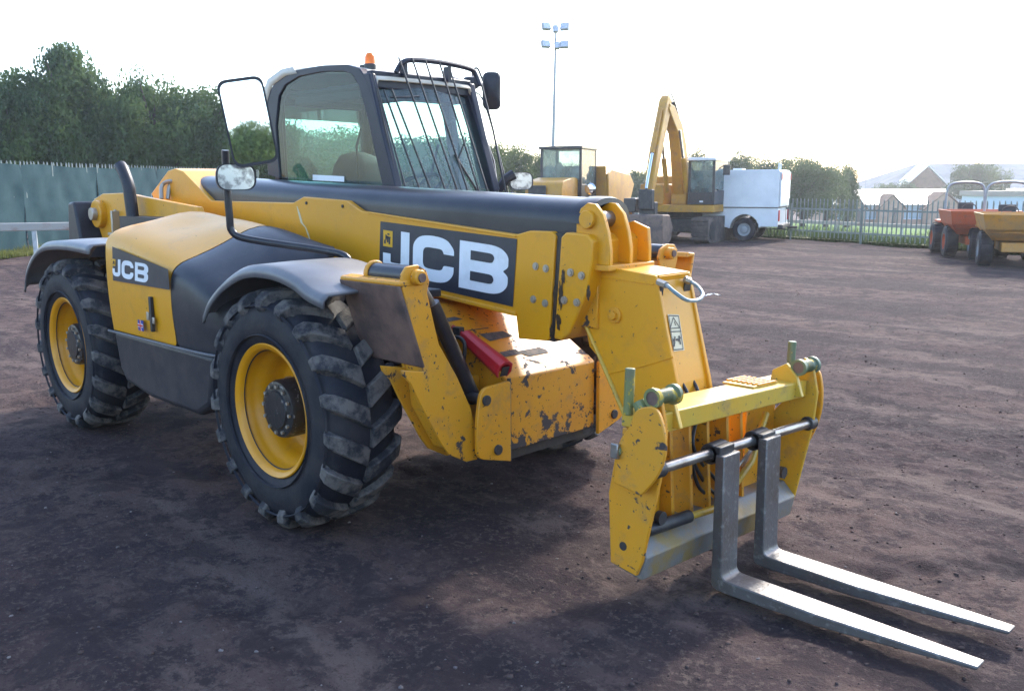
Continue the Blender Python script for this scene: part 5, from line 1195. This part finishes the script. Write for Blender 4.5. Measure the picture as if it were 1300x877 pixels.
# ---- school buildings beyond the field
M['brick'] = mat('tan_brick', (.30, .18, .13), .85, col2=(.36, .24, .18), scale=3, thr=(.35, .65)); M['roof_pale'] = mat('pale_metal_roof', (.55, .56, .57), .32, .2, col2=(.48, .49, .50), scale=.6)
M['roof_dull'] = mat('dull_grey_roof', (.22, .23, .25), .95, spec=.0, col2=(.18, .19, .2), scale=.5); M['gable_wood'] = mat('gable_boards', (.16, .10, .075), .9, col2=(.12, .08, .06), scale=2, spec=.05); M['win_blue'] = mat('blue_window_frame', (.35, .48, .62), .5)
def school(pos, rz, L_, label, hgt=2.6, depth=8, gables=(6, 11, 17.5), ridge=3.6):
    S = thing('school_building', label, 'building', pos, rz)
    def q(mb, name, m, par=S, **k): return mb.build(name, m, par, **k)
    # wall bays between window strips
    wins = [(.4, 1.1), (3.5, 5.0), (7.6, 11.0), (14.5, 18.0), (20, 24), (27, 31)]; wins = [w_ for w_ in wins if w_[1] < L_-.5]
    x = 0
    for a, b_ in wins+[(L_, L_)]:
        g = MB(); g.bb(x, a, 0, .3, 0, hgt); q(g, 'wall', M['brick']); x = b_
        if a < L_:
            g = MB(); g.bb(a, b_, .003, .297, 0, .75); q(g, 'sill_wall', M['brick'])
            f = MB(); nW = 3
            for k in range(nW+1): xx = a+(b_-a)*k/nW; f.bb(max(a, xx-.05), min(b_, xx+.05), .06, .14, .75, hgt)
            f.bb(a, b_, .065, .135, .75, .83); f.bb(a, b_, .065, .135, 1.6, 1.68); w_ = q(f, 'window', M['win_blue'])
            f = MB(); f.bb(a, b_, .16, .17, .8, hgt); q(f, 'pane', M['win_blue'] if 0 else mat('blue_pane', (.22, .36, .50), .2), w_)
    g = MB(); g.bb(0, L_, .3, depth, 0, hgt-.1); q(g, 'inner_walls', M['brick'])
    g = MB(); g.add([(-.4, -.5, hgt), (L_+.4, -.5, hgt), (L_+.4, depth/2, ridge), (-.4, depth/2, ridge), (L_+.4, depth+.5, hgt), (-.4, depth+.5, hgt)], [(0, 1, 2, 3), (3, 2, 4, 5)]); q(g, 'roof', M['roof_pale'], solid=.12, smooth=0)
    g = MB(); g.prism([(0, hgt-.1), (depth, hgt-.1), (depth/2, ridge-.1)], 0, .01, .25); g.prism([(0, hgt-.1), (depth, hgt-.1), (depth/2, ridge-.1)], 0, L_-.25, L_-.01); q(g, 'end_gable', M['brick'])
    for gx_ in gables:
        if gx_+1.6 > L_: continue
        g = MB(); hw = {0: 1.0, 1: 1.4, 2: 2.1}[list(gables).index(gx_)]; ap = 3.1+.40*hw; g.prism([(gx_-hw, 0), (gx_+hw, 0), (gx_+hw, 2.1), (gx_, ap-.12), (gx_-hw, 2.1)], 1, -1.2, -.02); ga = q(g, 'gable_porch', M['brick'])
        g = MB(); hv = hw+.35; g.add([(gx_-hv, -1.45, 1.9), (gx_, -1.45, ap+.05), (gx_+hv, -1.45, 1.9), (gx_-hv, 2.2, 1.9), (gx_, 2.2, ap+.05), (gx_+hv, 2.2, 1.9)], [(0, 1, 4, 3), (1, 2, 5, 4)]); q(g, 'porch_roof', M['gable_wood'], ga, solid=.10, smooth=0)
        g = MB(); g.bb(gx_+.1, gx_+.55, -1.23, -1.2, .1, 2.1); q(g, 'porch_door', M['dark'], ga)
    for k in range(3): g = MB(); xx = L_*(.12+.3*k); g.tube([(xx, depth/2-1, ridge-.3), (xx, depth/2-1, ridge+.9)], .05, 6); q(g, 'vent_pipe', M['pole'])
    return S
sz = -3.0
school(far(1062, 108, tz(1062, 108)-.1), YR+R(-3), 40, 'low tan brick school building with pale roof, small gables and blue windows', gables=(2.2, 6.3, 12.3), hgt=2.5, ridge=4.2, depth=10)
def hall(pos, rz, w_, dp, eave, ridge, label):
    S = thing('hall_building', label, 'building', pos, rz)
    g = MB(); g.bb(0, w_, 0, dp, 0, eave-.05); g.build('wall', M['brick'], S)
    g = MB(); g.add([(-.6, -.6, eave), (w_+.6, -.6, eave), (w_*.8, dp/2, ridge), (w_*.2, dp/2, ridge), (w_+.6, dp+.6, eave), (-.6, dp+.6, eave)], [(0, 1, 2, 3), (1, 4, 2), (3, 2, 4, 5), (0, 3, 5)]); g.build('roof', M['roof_dull'], S, solid=.15, smooth=0)
    g = MB(); g.prism([(2.0, eave-.02), (8.5, eave-.02), (5.25, ridge*.93)], 1, -1.4, -1.2); g.build('front_gable', M['gable_wood'], S)
    g = MB(); g.add([(1.4, -1.8, eave-.25), (5.25, -1.8, ridge*.95), (9.1, -1.8, eave-.25), (1.4, 3, eave-.25), (5.25, 3, ridge*.95), (9.1, 3, eave-.25)], [(0, 1, 4, 3), (1, 2, 5, 4)]); g.build('gable_roof', M['roof_pale'], S, solid=.15, smooth=0)
    return S
hall(far(1126, 135, tz(1152, 135)), YR+R(-4), 40, 22, 4.6, 8.4, 'taller hall with a large pale roof behind the low school building')
S3 = thing('flat_block', 'long low pale block with a dark fascia behind the dumpers', 'building', far(1252, 90, tz(1222, 90)), YR+R(-3))
g = MB(); g.bb(0, 22, 0, 5, 0, 3.4); g.build('wall', M['win_blue'], S3); g = MB(); g.bb(-.2, 22.2, -.2, 5.2, 3.4, 3.9); g.build('roof', mat('dark_fascia', (.22, .20, .19), .7), S3)

# ---- scrap lying on the dirt
sp0 = at(905, 377, 2, 0)
g = MB(); rows = []
for i in range(5): rows.append([(-.12+.24*k/8, -.05+.1*i/4, .01+.035*math.sin(PI*k/8)*(1-.3*i/4)+.01*math.sin(k*2+i)) for k in range(9)])
g.grid(rows); sc_ = g.build('paper_scrap', M['white'], None, smooth=60, solid=.002); sc_.location = (sp0.x, sp0.y, 0.01); sc_.rotation_euler = (0, 0, YR); set_tags(sc_, 'crumpled white scrap lying on the dirt right of the boom nose', 'litter')

# ---- air: one even, closed box of thin haze round the whole place
g = MB(); g.bb(-200, 200, -200, 200, -5.0, 14.5)
hz_ = g.build('haze', [], None, smooth=0) if 0 else None
me = bpy.data.meshes.new('haze'); me.from_pydata(g.v, [], g.f)
hm = bpy.data.materials.new('haze_air'); hm.use_nodes = True; t_ = hm.node_tree; t_.nodes.clear()
ou = t_.nodes.new('ShaderNodeOutputMaterial'); pv = t_.nodes.new('ShaderNodeVolumePrincipled')
pv.inputs['Color'].default_value = (.90, .93, 1.0, 1); pv.inputs['Density'].default_value = .0008; pv.inputs['Anisotropy'].default_value = .7
t_.links.new(pv.outputs[0], ou.inputs['Volume']); me.materials.append(hm)
o = bpy.data.objects.new('haze', me); C.objects.link(o); set_tags(o, 'thin pale haze in the air over the yard', 'haze', None, 'stuff')
